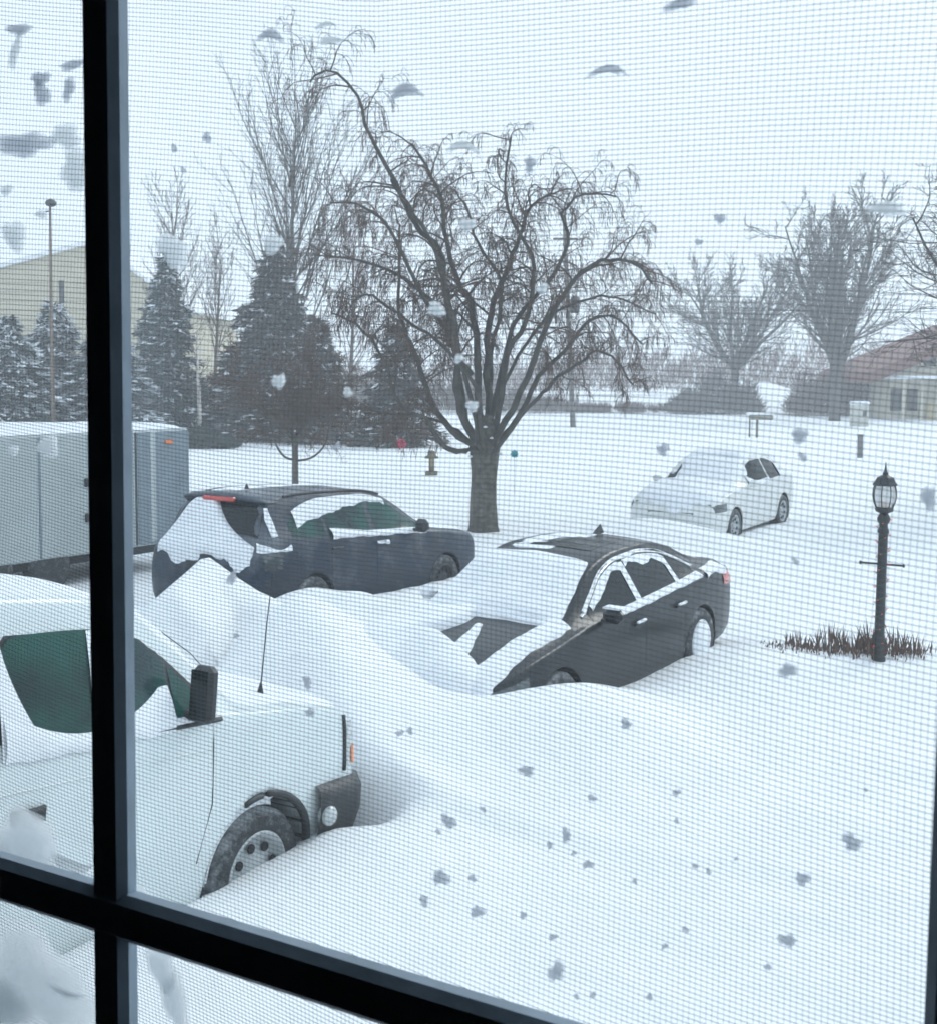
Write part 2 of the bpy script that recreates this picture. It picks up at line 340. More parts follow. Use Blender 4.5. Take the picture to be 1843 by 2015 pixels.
# ---------------------------------------------------------------- cars
def pchip(x, y):
    x = np.asarray(x, float); y = np.asarray(y, float); h = np.diff(x); d = np.diff(y)/h; m = np.zeros(len(x))
    for i in range(1, len(x)-1):
        if d[i-1]*d[i] > 0: w1 = 2*h[i]+h[i-1]; w2 = h[i]+2*h[i-1]; m[i] = (w1+w2)/(w1/d[i-1]+w2/d[i])
    m[0] = d[0]; m[-1] = d[-1]
    def f(q):
        q = np.clip(q, x[0], x[-1]); i = np.clip(np.searchsorted(x, q, side='right')-1, 0, len(x)-2); t = (q-x[i])/h[i]
        return (2*t**3-3*t*t+1)*y[i]+(t**3-2*t*t+t)*h[i]*m[i]+(-2*t**3+3*t*t)*y[i+1]+(t**3-t*t)*h[i]*m[i+1]
    return f
class Body:
    def __init__(s, st, arches=()):
        a = np.array(sorted(st)); s.x0, s.x1 = a[0, 0], a[-1, 0]; s.f = [pchip(a[:, 0], a[:, k]) for k in range(1, 7)]; s.ar = arches
    def sec(s, x):
        zl, zb, zt, wd, wb, wr = [float(f(x)) for f in s.f]; hb = zb-zl; g = max(zt-zb, .012); e = min(.07, g*.35)
        pts = [(0, zl), (wd*.82, zl), (wd*.95, zl+.04), (wd*.992, zl+.30*hb), (wd, zl+.6*hb), (wd*.985, zl+.86*hb), (wb, zb),
               (wb+(wr-wb)*.36, zb+(g-e)*.33), (wb+(wr-wb)*.70, zb+(g-e)*.68), (wr, zt-e), (wr*.90, zt-e*.25), (wr*.5, zt), (0, zt+.012)]
        return pts
    def dense(s, x):
        p = s.sec(x); return smoothpath([(a, b, 0) for a, b in p], 49)[:, :2]
    def side_y(s, x, z):
        p = np.array(s.sec(x))[2:10]; return float(np.interp(z, p[:, 1], p[:, 0]))
    def top_z(s, x, y):
        p = np.array(s.sec(x))[6:][::-1]; return float(np.interp(abs(y), p[:, 0], p[:, 1]))
    def shell(s, m, parent, name='body'):
        xs = list(np.linspace(s.x0, s.x1, 70))+[s.x0+.01, s.x0+.03, s.x1-.01, s.x1-.03]
        for (xc, zc, r) in s.ar: xs += list(xc+r*np.cos(np.linspace(0, pi, 26)))
        xs = sorted(set(round(q, 4) for q in xs)); rows = []
        for x in xs:
            p = s.dense(x).copy()
            for (xc, zc, r) in s.ar:
                if abs(x-xc) < r:
                    za = zc+math.sqrt(r*r-(x-xc)**2); low = p[:, 1] < za
                    low &= np.arange(49) < 30
                    if low.any():
                        k = np.where(~low)[0][0]; p[:k, 1] = np.maximum(p[:k, 1], za)
                        w0 = p[k, 0]
                        for q in range(k): p[q, 0] = min(p[q, 0], w0) if p[q, 0] < w0-.25 else w0
            rows.append(p)
        n = len(xs); V = []
        for x, p in zip(xs, rows):
            V += [(x, b[0], b[1]) for b in p]+[(x, -b[0], b[1]) for b in p[-2:0:-1]]
        k = 96; Fc = [(i*k+j, (i+1)*k+j, (i+1)*k+(j+1) % k, i*k+(j+1) % k) for i in range(n-1) for j in range(k)]
        Fc += [tuple(range(k)), tuple((n-1)*k+j for j in range(k))[::-1]]
        return obj(name, V, Fc, m, parent, True)
    def side_panel(s, sg, xs, top, bot, off, n=8, thick=None, jag=0., seed=0):
        """patch following the flank between two z curves"""
        rr = np.random.RandomState(seed); G_ = []
        ph = rr.uniform(0, 6, 3)
        for x in xs:
            t, b = top(x), bot(x)
            if jag: b = b+jag*(sin(x*17+ph[0])*.5+sin(x*41+ph[1])*.3+sin(x*7+ph[2])*.5)
            row = []
            for k in range(n):
                z = b+(t-b)*k/(n-1); y = s.side_y(x, z)
                th = off if thick is None else off+thick*min(1, 4*k/(n-1)*(1-k/(n-1)))
                row.append((x, sg*(y+th), z))
            G_.append(row if sg > 0 else row[::-1])
        return G_
    def top_panel(s, xs, hw, off, n=11, thick=0., off_z=True, y0=None):
        G_ = []; N_ = len(xs)
        for q, x in enumerate(xs):
            a, b = hw(x) if isinstance(hw(x), tuple) else (-hw(x), hw(x)); row = []
            sl = (s.top_z(x+.02, 0)-s.top_z(x-.02, 0))/.04; nl = math.hypot(1, sl); nx, nzv = -sl/nl, 1/nl
            for k in range(n):
                y = a+(b-a)*k/(n-1); u = k/(n-1); v = q/(N_-1)
                e = min(1, 6*u*(1-u)*1.2)*min(1, 7*v*(1-v)*1.2) if thick else 0
                o = off+thick*e
                row.append((x+nx*o, y, s.top_z(x, y)+nzv*o))
            G_.append(row)
        return G_
def curve(pts):
    a = np.array(sorted(pts)); f = pchip(a[:, 0], a[:, 1]); return lambda x: float(f(x))
def wheel(parent, x, y, z, r, wdt, m_rim, sg, spokes=5, steer=0.):
    e = MB()
    prof = [(r*.60, -wdt*.05), (r*.62, -wdt*.48), (r*.70, -wdt*.5), (r*.93, -wdt*.5), (r, -wdt*.36), (r, wdt*.36), (r*.93, wdt*.5), (r*.70, wdt*.5), (r*.62, wdt*.48), (r*.60, wdt*.05)]
    e.lathe(prof, 40, (x, y, z), 'y'); ty = e.build('wheel', M['rubber'], parent, True)
    e = MB(); o = sg*wdt*.5
    pr = [(r*.02, o*.3), (r*.64, o*.3), (r*.66, o*.98), (r*.62, o*1.03), (r*.56, o*.8), (r*.50, o*.55), (r*.30, o*.72), (r*.16, o*.85), (.01, o*.86)]
    e.lathe(pr, 36, (x, y, z), 'y'); e.build('rim', m_rim, ty, True)
    for k in range(spokes):
        a = k*2*pi/spokes+.3; cx, cz = x+cos(a)*r*.42, z+sin(a)*r*.42
        MB().lathe([(r*.075, 0), (r*.075, sg*.012)], 10, (cx, y+o*.74, cz), 'y').build('rim_hole', M['interior'], ty)
    return ty
def liner(parent, x, z, r, y0, y1, sg):
    e = MB(); a = np.linspace(-.5, pi+.5, 20)
    Gd = [[(x+cos(t)*r, sg*yy, z+sin(t)*r) for t in a] for yy in (y0, y1)]
    e.grid(Gd); e.add([(x+cos(t)*r, sg*y0, z+sin(t)*r) for t in a], [tuple(range(len(a)))])
    return e.build('wheel_well', M['interior'], parent)
def car_root(name, label, c):
    return thing(name, label, 'car', (c[0], c[1], c[3]), (0, -c[4], pi/2-c[2]))
def side_glass(b, sg, parts, top, bot, m, parent, off=.004, name='side_window'):
    for x0, x1 in parts:
        MB().grid(b.side_panel(sg, np.linspace(x0, x1, 14), top, bot, off)).build(name, m, parent, True)
def frame_strip(b, sg, x0, x1, zf, wd, off, m, parent, name, n=30, thick=.012):
    MB().grid(b.side_panel(sg, np.linspace(x0, x1, n), lambda x: zf(x)+wd/2, lambda x: zf(x)-wd/2, off, 5, thick)).build(name, m, parent, True)

# ---- white van in the foreground
vr = car_root('white_van', 'white van parked nearest the window with green glass and black bumper, snow on its hood', VAN); vr['category'] = 'van'
vb = Body([(2.66, .62, .80, .84, .86, .84, .80), (2.64, .50, 1.02, 1.06, .955, .90, .84), (2.60, .44, 1.175, 1.205, .975, .94, .88), (2.45, .40, 1.215, 1.25, .99, .955, .89), (2.1, .38, 1.275, 1.31, 1.0, .965, .89),
           (1.62, .24, 1.31, 1.38, 1.0, .965, .84), (1.45, .24, 1.32, 1.50, 1.0, .97, .83), (.95, .24, 1.33, 1.86, 1.0, .97, .80), (.72, .24, 1.33, 2.0, 1.0, .97, .80),
           (.3, .24, 1.33, 2.07, 1.0, .97, .82), (-1, .24, 1.33, 2.10, 1.0, .97, .84), (-2.7, .24, 1.33, 2.10, 1.0, .97, .84), (-2.78, .45, 1.3, 2.02, .96, .93, .8)],
          [(1.72, .36, .47), (-1.75, .36, .46)])
vb.shell(M['van_paint'], vr)
wt = curve([(-.12, 1.80), (-.05, 1.875), (.2, 1.885), (.66, 1.86), (.80, 1.78), (1.0, 1.64), (1.24, 1.44), (1.30, 1.385)])
wbm = curve([(-.12, 1.42), (-.05, 1.372), (.1, 1.36), (.6, 1.365), (1.3, 1.37)])
for sg in (-1, 1):
    MB().grid(vb.side_panel(sg, np.linspace(-.14, 1.33, 40), lambda x: wt(max(min(x, 1.3), -.12))+.034, lambda x: wbm(max(min(x, 1.3), -.12))-.02, .003)).build('window_seal', M['black'], vr, True)
    MB().grid(vb.side_panel(sg, np.linspace(-.10, .97, 30), wt, wbm, .009)).build('door_window', M['glass_green'], vr, True)
    MB().grid(vb.side_panel(sg, np.linspace(1.00, 1.27, 12), wt, wbm, .009)).build('vent_window', M['glass_green'], vr, True)
    # door seams
    e = MB(); P = [(-.17, 1.0, z) for z in np.linspace(.5, 1.88, 20)]
    e.tube([(x, sg*(vb.side_y(x, z)+.001), z) for x, _, z in P], .0045, 4); e.build('door_seam', M['seam'], vr)
    e = MB(); P = [(1.27, z) for z in np.linspace(1.33, .86, 10)]+[(1.22, .7), (1.18, .55)]
    e.tube([(x, sg*(vb.side_y(x, z)+.001), z) for x, z in P], .0045, 4); e.build('door_seam', M['seam'], vr)
    e = MB(); e.tube([(x, sg*(vb.side_y(x, 1.17)+.0), 1.17) for x in np.linspace(-2.6, 1.25, 24)], .006, 5); e.build('body_crease', M['van_paint'], vr)
    # mirror
    e = MB(); e.box((1.10, sg*1.05, 1.50), (.09, .15, .31), .03); mr = e.build('mirror', M['black'], vr)
    e = MB(); e.box((1.052, sg*1.05, 1.50), (.006, .12, .27), .002); e.build('mirror_glass', M['glass_dark'], mr)
    e = MB(); e.box((1.12, sg*.985, 1.38), (.14, .10, .05), .015); e.build('mirror_arm', M['black'], mr)
    # handle and lock
    e = MB(); e.tube([(x, sg*(vb.side_y(.05, 1.08)+.03-.03*abs(i-2)/2*1.), 1.075) for i, x in enumerate((-.07, -.05, .02, .09, .11))], .013, 6)
    e.box((.02, sg*(vb.side_y(.02, 1.05)+.004), 1.045), (.20, .012, .075), .004); e.build('door_handle', M['black'], vr)
    # arch trim
    e = MB(); P = [(1.72+cos(t)*.475, sg*(vb.side_y(1.72+cos(t)*.475, max(.42, .36+sin(t)*.475))+.006), .36+sin(t)*.475) for t in np.linspace(-.05, 1.95, 20)]
    e.tube(P, np.linspace(.030, .018, 20), 6); e.build('wheel_arch_trim', M['black'], vr, True)
    e = MB(); Gd = [[(1.72+cos(t)*rr_, sg*yy_, .36+sin(t)*rr_) for rr_, yy_ in ((.468, .992), (.46, .965), (.43, .93), (.398, .945), (.394, .90))] for t in np.linspace(1.25+.0*sg, 3.05, 24)]
    e.grid(Gd); e.build('arch_snow', M['snow_car'], vr, True)
    liner(vr, 1.72, .36, .472, .60, .985, sg); liner(vr, -1.75, .36, .462, .60, .985, sg)
    wheel(vr, 1.72, sg*.865, .36, .385, .24, M['rim'], sg, 8); wheel(vr, -1.75, sg*.865, .36, .385, .24, M['rim'], sg, 8)
    # headlamp, corner marker, fog lamp
    e = MB(); e.grid(vb.side_panel(sg, np.linspace(2.50, 2.632, 8), lambda x: 1.14, lambda x: .88, .006)); e.build('headlamp', M['lamp_lens'], vr, True)
    e = MB(); e.grid(vb.side_panel(sg, np.linspace(2.575, 2.637, 6), lambda x: .985, lambda x: .875, .012)); e.build('corner_marker', M['amber'], vr, True)
    e = MB(); e.tube([(2.50, sg*(vb.side_y(2.5, z)+.004), z) for z in np.linspace(.84, 1.19, 8)], .016, 6); e.build('headlamp_bezel', M['black'], vr, True)
    e = MB(); e.lathe([(.058, -sg*.03), (.062, sg*.03), (.048, sg*.045), (.01, sg*.055)], 18, (2.265, sg*1.055, .61), 'y')
    e.build('fog_lamp', M['lamp_lens'], vr, True)
# bumper wraps the nose
e = MB(); prof = [(.42, -.04), (.46, .02), (.60, .06), (.74, .06), (.80, .035), (.82, -.03)]
path = [(2.20, 1.0), (2.36, 1.015), (2.55, 1.0), (2.68, .93), (2.76, .80), (2.80, .5), (2.81, 0)]; path = path+[(a, -b) for a, b in path[-2::-1]]
path = smoothpath([(a, b, 0) for a, b in path], 44)[:, :2]; Gd = []
T = np.gradient(path, axis=0); T /= np.linalg.norm(T, axis=1)[:, None]
for (px_, py_), t in zip(path, T):
    n_ = (-t[1], t[0])
    if n_[0]*(px_-1.5)+n_[1]*py_ < 0: n_ = (t[1], -t[0])
    Gd.append([(px_+n_[0]*o_, py_+n_[1]*o_, z_-.02) for z_, o_ in prof])
e.grid(Gd); e.build('bumper', M['black'], vr, True)
e = MB(); e.box((2.665, 0, 1.02), (.03, 1.30, .22), .01); gr = e.build('grille', M['black'], vr)
for k in range(4): MB().box((2.684, 0, .94+k*.052), (.02, 1.28, .014), .004).build('grille_bar', M['chrome'], gr)
# windscreen, wipers, aerial, snow
MB().grid(vb.top_panel(np.linspace(.80, 1.55, 16), lambda x: .74, .006)).build('windscreen', M['glass_green'], vr, True)
for sg in (-1,):
    e = MB(); e.tube([(1.66, -.30, 1.40), (1.50, -.52, 1.54), (1.22, -.66, 1.735)], .004, 5); e.tube([(1.60, -.66, 1.47), (1.34, -.70, 1.66), (1.10, -.70, 1.80)], .003, 4); e.build('wiper', M['black'], vr)
e = MB(); q = aty(523, 1375, 7.5)
e.lathe([(.030, 0), (.022, .02), (.012, .06), (.006, .09)], 10, (1.93, -.74, 1.345)); ab = e.build('aerial_base', M['black'], vr, True)
e = MB(); e.tube([(1.93, -.74, 1.39), (1.95, -.742, 1.8), (1.975, -.745, 2.10)], [.0045, .004, .003], 5); e.build('aerial', M['black'], vr)
def snow_top(b, xs, hw, base, th, name, parent, seed, n=27, jx=.03, m='snow_car', fr=.02):
    rr = np.random.RandomState(seed); ph = rr.uniform(0, 6, 8); G_ = []; N_ = len(xs)
    for q, x in enumerate(xs):
        a, c = hw(x); v = q/(N_-1); row = []
        a = a+jx*(sin(x*9+ph[0])*.6+sin(x*23+ph[1])*.4); c = c+jx*(sin(x*8+ph[2])*.6+sin(x*21+ph[3])*.4)
        sl = (b.top_z(x+.03, 0)-b.top_z(x-.03, 0))/.06; nl = math.hypot(1, sl); nx, nzv = -sl/nl, 1/nl
        for k in range(n):
            u = k/(n-1); y = a+(c-a)*u; xx = x+(jx*1.5*(sin(y*7+ph[4])+.5*sin(y*19+ph[5])) if q in (0, N_-1) else 0)
            e = (1-abs(2*u-1)**7)**.6*(1-abs(2*v-1)**9)**.6 if 0 < u < 1 and 0 < v < 1 else 0
            o = -fr*(1-e)+base*e+th*e*(1+.35*sin(x*3.1+ph[6])*sin(y*3.7+ph[7])+.12*sin(x*11+ph[1])*sin(y*9+ph[2]))
            row.append((xx+nx*o, y, b.top_z(xx, y)+nzv*o))
        G_.append(row)
    return MB().grid(G_).build(name, M[m], parent, True)
def snow_side(b, sg, xs, top, bot, off, th, name, parent, seed, jag=.02, n=9):
    return MB().grid(b.side_panel(sg, xs, top, bot, off, n, th, jag, seed)).build(name, M['snow_car'], parent, True)
snow_top(vb, np.linspace(.68, 2.66, 44), lambda x: (-.80-.10*sm((x-1.3)/.6), .86), .01, .055, 'hood_snow', vr, 1)
snow_top(vb, np.linspace(-2.75, .74, 44), lambda x: (-.84, .84), .01, .035, 'roof_snow', vr, 2)
def cl(v, a, b): return max(a, min(b, v))
for sg in (-1,):   # snow heaped on the sills of the two door panes
    snow_side(vb, sg, np.linspace(-.12, .97, 30), lambda x: 1.385+.16*abs(cl((.40-x)/.50, -1, 1))**2.0, lambda x: 1.30, .012, .02, 'sill_snow', vr, 3, .012)
    snow_side(vb, sg, np.linspace(-.135, .10, 12), lambda x: 1.86-.46*cl((x+.11)/.20, 0, 1)**.7, lambda x: 1.32, .013, .008, 'sill_snow', vr, 8, .0)
    snow_side(vb, sg, np.linspace(.42, .56, 8), lambda x: 1.875, lambda x: 1.40, .012, .008, 'pillar_snow', vr, 9, .01)
    snow_side(vb, sg, np.linspace(.97, 1.34, 12), lambda x: 1.372, lambda x: 1.335, .012, .010, 'sill_snow', vr, 4, .004)
    MB().tube([(x, sg*(vb.side_y(x, 1.325)+.006), 1.325) for x in np.linspace(.78, 1.33, 8)], .014, 5).build('belt_moulding', M['black'], vr)

# ---- dark blue crossover seen from behind
br = car_root('blue_crossover', 'dark blue crossover with red tail lamp strip, snow heaped on its rear window', SUV)
bb = Body([(2.28, .45, .62, .66, .62, .55, .45), (2.22, .30, .82, .86, .80, .74, .62), (2.05, .26, .92, .96, .88, .82, .70), (1.6, .25, .98, 1.02, .92, .87, .74), (1.2, .24, 1.02, 1.07, .925, .88, .76),
           (1.0, .24, 1.03, 1.16, .925, .88, .74), (.55, .24, 1.04, 1.42, .925, .88, .66), (.2, .24, 1.05, 1.57, .925, .88, .64), (-.3, .24, 1.06, 1.64, .925, .88, .64), (-1.1, .24, 1.09, 1.65, .925, .88, .64),
           (-1.75, .26, 1.12, 1.62, .92, .87, .63), (-1.95, .28, 1.12, 1.50, .91, .86, .66), (-2.08, .30, 1.08, 1.24, .90, .85, .72), (-2.16, .30, 1.02, 1.08, .89, .84, .76), (-2.24, .34, .95, 1.0, .86, .82, .75), (-2.28, .45, .75, .8, .78, .74, .66)],
          [(1.35, .34, .38), (-1.35, .34, .38)])
bb.shell(M['blue_paint'], br)
st_ = curve([(-1.72, 1.28), (-1.5, 1.42), (-1.0, 1.525), (-.3, 1.535), (.2, 1.46), (.6, 1.28), (.92, 1.10)]); sb_ = curve([(-1.72, 1.16), (-1.0, 1.125), (.92, 1.06)])
for sg in (-1, 1):
    side_glass(bb, sg, [(-1.68, -1.08), (-1.02, -.22), (-.12, .84)], st_, sb_, M['glass_green' if sg < 0 else 'glass_dark'], br)
    e = MB(); e.box((.66, sg*1.0, 1.14), (.13, .20, .17), .05); mr = e.build('mirror', M['black'], br)
    MB().box((.66, sg*.93, 1.08), (.08, .12, .04), .01).build('mirror_arm', M['black'], mr)
    for xc in (1.35, -1.35): liner(br, xc, .34, .378, .55, .90, sg); wheel(br, xc, sg*.80, .34, .34, .21, M['black'], sg, 10)
    e = MB(); e.grid(bb.side_panel(sg, np.linspace(-2.18, -1.92, 8), lambda x: 1.02, lambda x: .82, .012)); e.build('tail_lamp', M['headlamp'], br, True)
    for xx in (-1.05, -.17): MB().tube([(xx, sg*(bb.side_y(xx, z)+.001), z) for z in np.linspace(.35, 1.1, 10)], .004, 4).build('door_seam', M['seam'], br)
    for xx in (-.95, -.05): MB().tube([(xx-.1, sg*(bb.side_y(xx, .98)+.02), .98), (xx, sg*(bb.side_y(xx, .98)+.035), .985), (xx+.1, sg*(bb.side_y(xx, .98)+.02), .98)], .014, 6).build('door_handle', M['blue_paint'], br)
MB().grid(bb.top_panel(np.linspace(.36, 1.02, 14), lambda x: .62, .005)).build('windscreen', M['glass_dark'], br, True)
rg = MB().grid(bb.top_panel(np.linspace(-2.10, -1.83, 12), lambda x: .62+.10*(-1.83-x)/.3, .008)).build('rear_window', M['glass_dark'], br, True)
MB().box((-1.90, -.12, 1.52), (.02, .012, .10)).build('rear_wiper', M['black'], br)
# spoiler with strip lamp, tailgate trim
e = MB(); Gd = []
for y in np.linspace(-.64, .64, 15): Gd.append([(-1.70, y, bb.top_z(-1.7, y)+.015), (-1.90, y, bb.top_z(-1.75, y)+.035-.03*abs(y)), (-2.02+.1*abs(y), y, 1.60-.05*abs(y)), (-1.98+.1*abs(y), y, 1.555-.05*abs(y)), (-1.86, y, bb.top_z(-1.86, y)-.02)])
e.grid(Gd); sp = e.build('spoiler', M['blue_paint'], br, True)
MB().box((-2.005, 0, 1.575), (.06, .50, .052), .015).build('brake_lamp', M['red_lens'], sp)
MB().box((-2.235, 0, .93), (.06, 1.10, .05), .015).build('tailgate_trim', M['black'], br)
MB().box((-2.27, 0, .80), (.02, .52, .14), .008).build('plate_recess', M['black'], br)
MB().lathe([(.03, 0), (.02, .03), (.005, .06)], 8, (-1.55, .0, 1.665)).build('roof_aerial', M['black'], br)
for sg in (-1, 1): MB().tube([(x, sg*.62, bb.top_z(x, .62)+.04) for x in np.linspace(-1.6, .2, 12)], .014, 6).build('roof_rail', M['black'], br)
# snow on it
def y_rear(x): t = cl((-1.86-x)/.30, 0, 1); return (.06-.82*t**2.4, .36+.42*t)
snow_top(bb, np.linspace(-2.27, -1.86, 30), y_rear, .01, .07, 'rear_snow', br, 11, jx=.015)
snow_top(bb, np.linspace(-1.7, .30, 24), lambda x: (.10, .58), .004, .012, 'roof_snow', br, 12)
snow_top(bb, np.linspace(1.05, 2.2, 24), lambda x: (-.72+.15*sm((x-1.9)/.3), .72), .01, .05, 'hood_snow', br, 13)
snow_top(bb, np.linspace(.35, 1.02, 12), lambda x: (-.58, .6), .005, .03, 'windscreen_snow', br, 19)
for sg in (-1,):
    snow_side(bb, sg, np.linspace(-1.0, .9, 30), lambda x: sb_(x)+.04+.05*cl((-x-.3)/.6, 0, 1), lambda x: sb_(x)-.035, .01, .03, 'belt_snow', br, 14, .01)
    snow_side(bb, sg, np.linspace(-1.55, .25, 26), lambda x: st_(x)+.045, lambda x: st_(x)-.035-.12*cl((-x-.1)/.8, 0, 1), .006, .012, 'window_top_snow', br, 15, .02)
    snow_side(bb, sg, np.linspace(-1.99, -1.90, 6), lambda x: 1.50, lambda x: 1.18, .008, .015, 'corner_snow', br, 16, .01)
    snow_side(bb, sg, np.linspace(-2.2, -1.75, 14), lambda x: 1.09-.05*sin(x*9), lambda x: 1.02, .016, .01, 'lamp_snow', br, 20, .01)
    snow_side(bb, sg, np.linspace(-.20, .05, 10), lambda x: 1.0, lambda x: .965, .03, .02, 'handle_snow', br, 18, .02)

# ---- charcoal saloon, nose buried
sr = car_root('charcoal_sedan', 'charcoal sedan in the middle with snow-covered windscreen and its nose buried in the drift', SED)
sb = Body([(2.44, .42, .52, .56, .50, .45, .38), (2.38, .24, .64, .69, .74, .68, .58), (2.22, .20, .72, .78, .85, .80, .68), (1.85, .18, .79, .87, .91, .86, .74), (1.3, .18, .86, .95, .925, .875, .76), (1.02, .18, .90, .99, .93, .88, .76),
           (.85, .18, .91, 1.07, .93, .88, .74), (.28, .18, .925, 1.37, .93, .88, .62), (-.2, .18, .94, 1.445, .93, .88, .60), (-.8, .18, .96, 1.43, .93, .88, .59), (-1.3, .18, .98, 1.33, .93, .875, .60),
           (-1.75, .20, .99, 1.15, .92, .87, .66), (-2.0, .22, .985, 1.075, .91, .86, .70), (-2.28, .25, .95, 1.03, .87, .82, .70), (-2.37, .32, .84, .92, .80, .75, .64), (-2.42, .45, .64, .7, .62, .57, .5)],
          [(1.40, .33, .375), (-1.42, .33, .375)])
sb.shell(M['sedan_paint'], sr)
dt = curve([(-1.52, 1.055), (-1.3, 1.16), (-.95, 1.28), (-.5, 1.335), (-.1, 1.33), (.2, 1.265), (.5, 1.125), (.78, .975)]); db = curve([(-1.52, 1.02), (-.5, .985), (.78, .945)])
for sg in (-1, 1):
    side_glass(sb, sg, [(-1.46, -1.04), (-.98, -.20), (-.12, .70)], dt, db, M['glass_dark'], sr)
    e = MB(); e.box((.62, sg*1.0, 1.0), (.13, .19, .13), .045); mr = e.build('mirror', M['sedan_paint' if sg > 0 else 'snow_car'], sr)
    MB().box((.60, sg*.93, .95), (.10, .10, .04), .01).build('mirror_arm', M['black'], mr)
    for xc in (1.40, -1.42): liner(sr, xc, .33, .373, .55, .905, sg)
    wheel(sr, 1.40, sg*.81, .33, .335, .22, M['black'], sg, 10); wr_ = wheel(sr, -1.42, sg*.81, .33, .335, .22, M['chrome'], sg, 10)
    if sg > 0: MB().lathe([(.21, .915), (.20, .935), (.13, .925), (.09, .95), (.02, .945)], 24, (-1.42, 0, .33), 'y').build('packed_snow', M['snow_car'], wr_, True)
    MB().grid(sb.side_panel(sg, np.linspace(-2.34, -2.02, 10), lambda x: .93+.02*(x+2.3), lambda x: .78+.1*(x+2.34), .010)).build('tail_lamp', M['red_lens'], sr, True)
    MB().grid(sb.side_panel(sg, np.linspace(1.86, 2.36, 12), lambda x: .73-.10*(x-1.86), lambda x: .60-.04*(x-1.86), .010)).build('headlamp', M['headlamp'], sr, True)
    for xx in (-1.0, -.16): MB().tube([(xx, sg*(sb.side_y(xx, z)+.001), z) for z in np.linspace(.30, .96, 10)], .004, 4).build('door_seam', M['seam'], sr)
    for xx in (-.90, -.02): MB().tube([(xx-.1, sg*(sb.side_y(xx, .80)+.015), .80), (xx, sg*(sb.side_y(xx, .80)+.035), .805), (xx+.1, sg*(sb.side_y(xx, .80)+.015), .80)], .014, 6).build('door_handle', M['sedan_paint'], sr)
    frame_strip(sb, sg, -1.55, .80, lambda x: dt(cl(x, -1.5, .77))+.018, .022, .004, M['chrome'], sr, 'window_trim')
MB().grid(sb.top_panel(np.linspace(.30, .98, 14), lambda x: .60+.1*(x-.3), .005)).build('windscreen', M['glass_dark'], sr, True)
MB().grid(sb.top_panel(np.linspace(-1.72, -1.02, 14), lambda x: .55, .005)).build('rear_window', M['glass_dark'], sr, True)
MB().grid(sb.top_panel(np.linspace(-.55, -.02, 8), lambda x: .42, .005)).build('sunroof', M['glass_dark'], sr, True)
MB().add([(-.85, .03, 1.435), (-1.0, .03, 1.435), (-1.0, -.03, 1.435), (-.85, -.03, 1.435), (-.98, 0, 1.53)], [(0, 1, 4), (1, 2, 4), (2, 3, 4), (3, 0, 4)]).build('roof_aerial', M['black'], sr)
MB().box((2.37, 0, .55), (.06, 1.0, .16), .02).build('grille', M['black'], sr)
# snow: the windscreen and most of the hood, ridges along the wing, belt line and roof rim
snow_top(sb, np.linspace(.22, 1.10, 34), lambda x: (-.62-.20*sm((x-.2)/.8), .57+.13*sm((x-.2)/.8)), .012, .075, 'windscreen_snow', sr, 21, jx=.012)
snow_top(sb, np.linspace(1.02, 2.42, 36), lambda x: (-.88, -.05-.25*sm((x-1.2)/.7)+.02*sin(x*9)), .01, .10, 'hood_snow', sr, 22, jx=.02)
snow_top(sb, np.linspace(1.06, 2.36, 36), lambda x: (.60-.06*(x-1), .80-.02*(x-1)+.04*sm((x-1.8)/.4)), .008, .035, 'wing_snow', sr, 23, n=11, jx=.012)
snow_top(sb, np.linspace(1.30, 1.95, 22), lambda x: (.05+.12*(x-1.3), .10+.42*(x-1.3)), .006, .03, 'hood_snow', sr, 24, n=11, jx=.012)
snow_top(sb, np.linspace(1.80, 2.46, 24), lambda x: (-.9, .05+.62*sm((x-1.80)/.35)), .02, .13, 'hood_snow', sr, 34, jx=.03)
snow_top(sb, np.linspace(.98, 1.16, 8), lambda x: (-.3, .82), .008, .04, 'cowl_snow', sr, 25, jx=.01)
snow_top(sb, np.linspace(-2.30, -1.85, 16), lambda x: (-.62, .60), .006, .03, 'trunk_snow', sr, 26)
snow_top(sb, np.linspace(-.9, .12, 20), lambda x: (-.5, .1), .0, .006, 'roof_snow', sr, 27, m='snow_car', fr=.012)
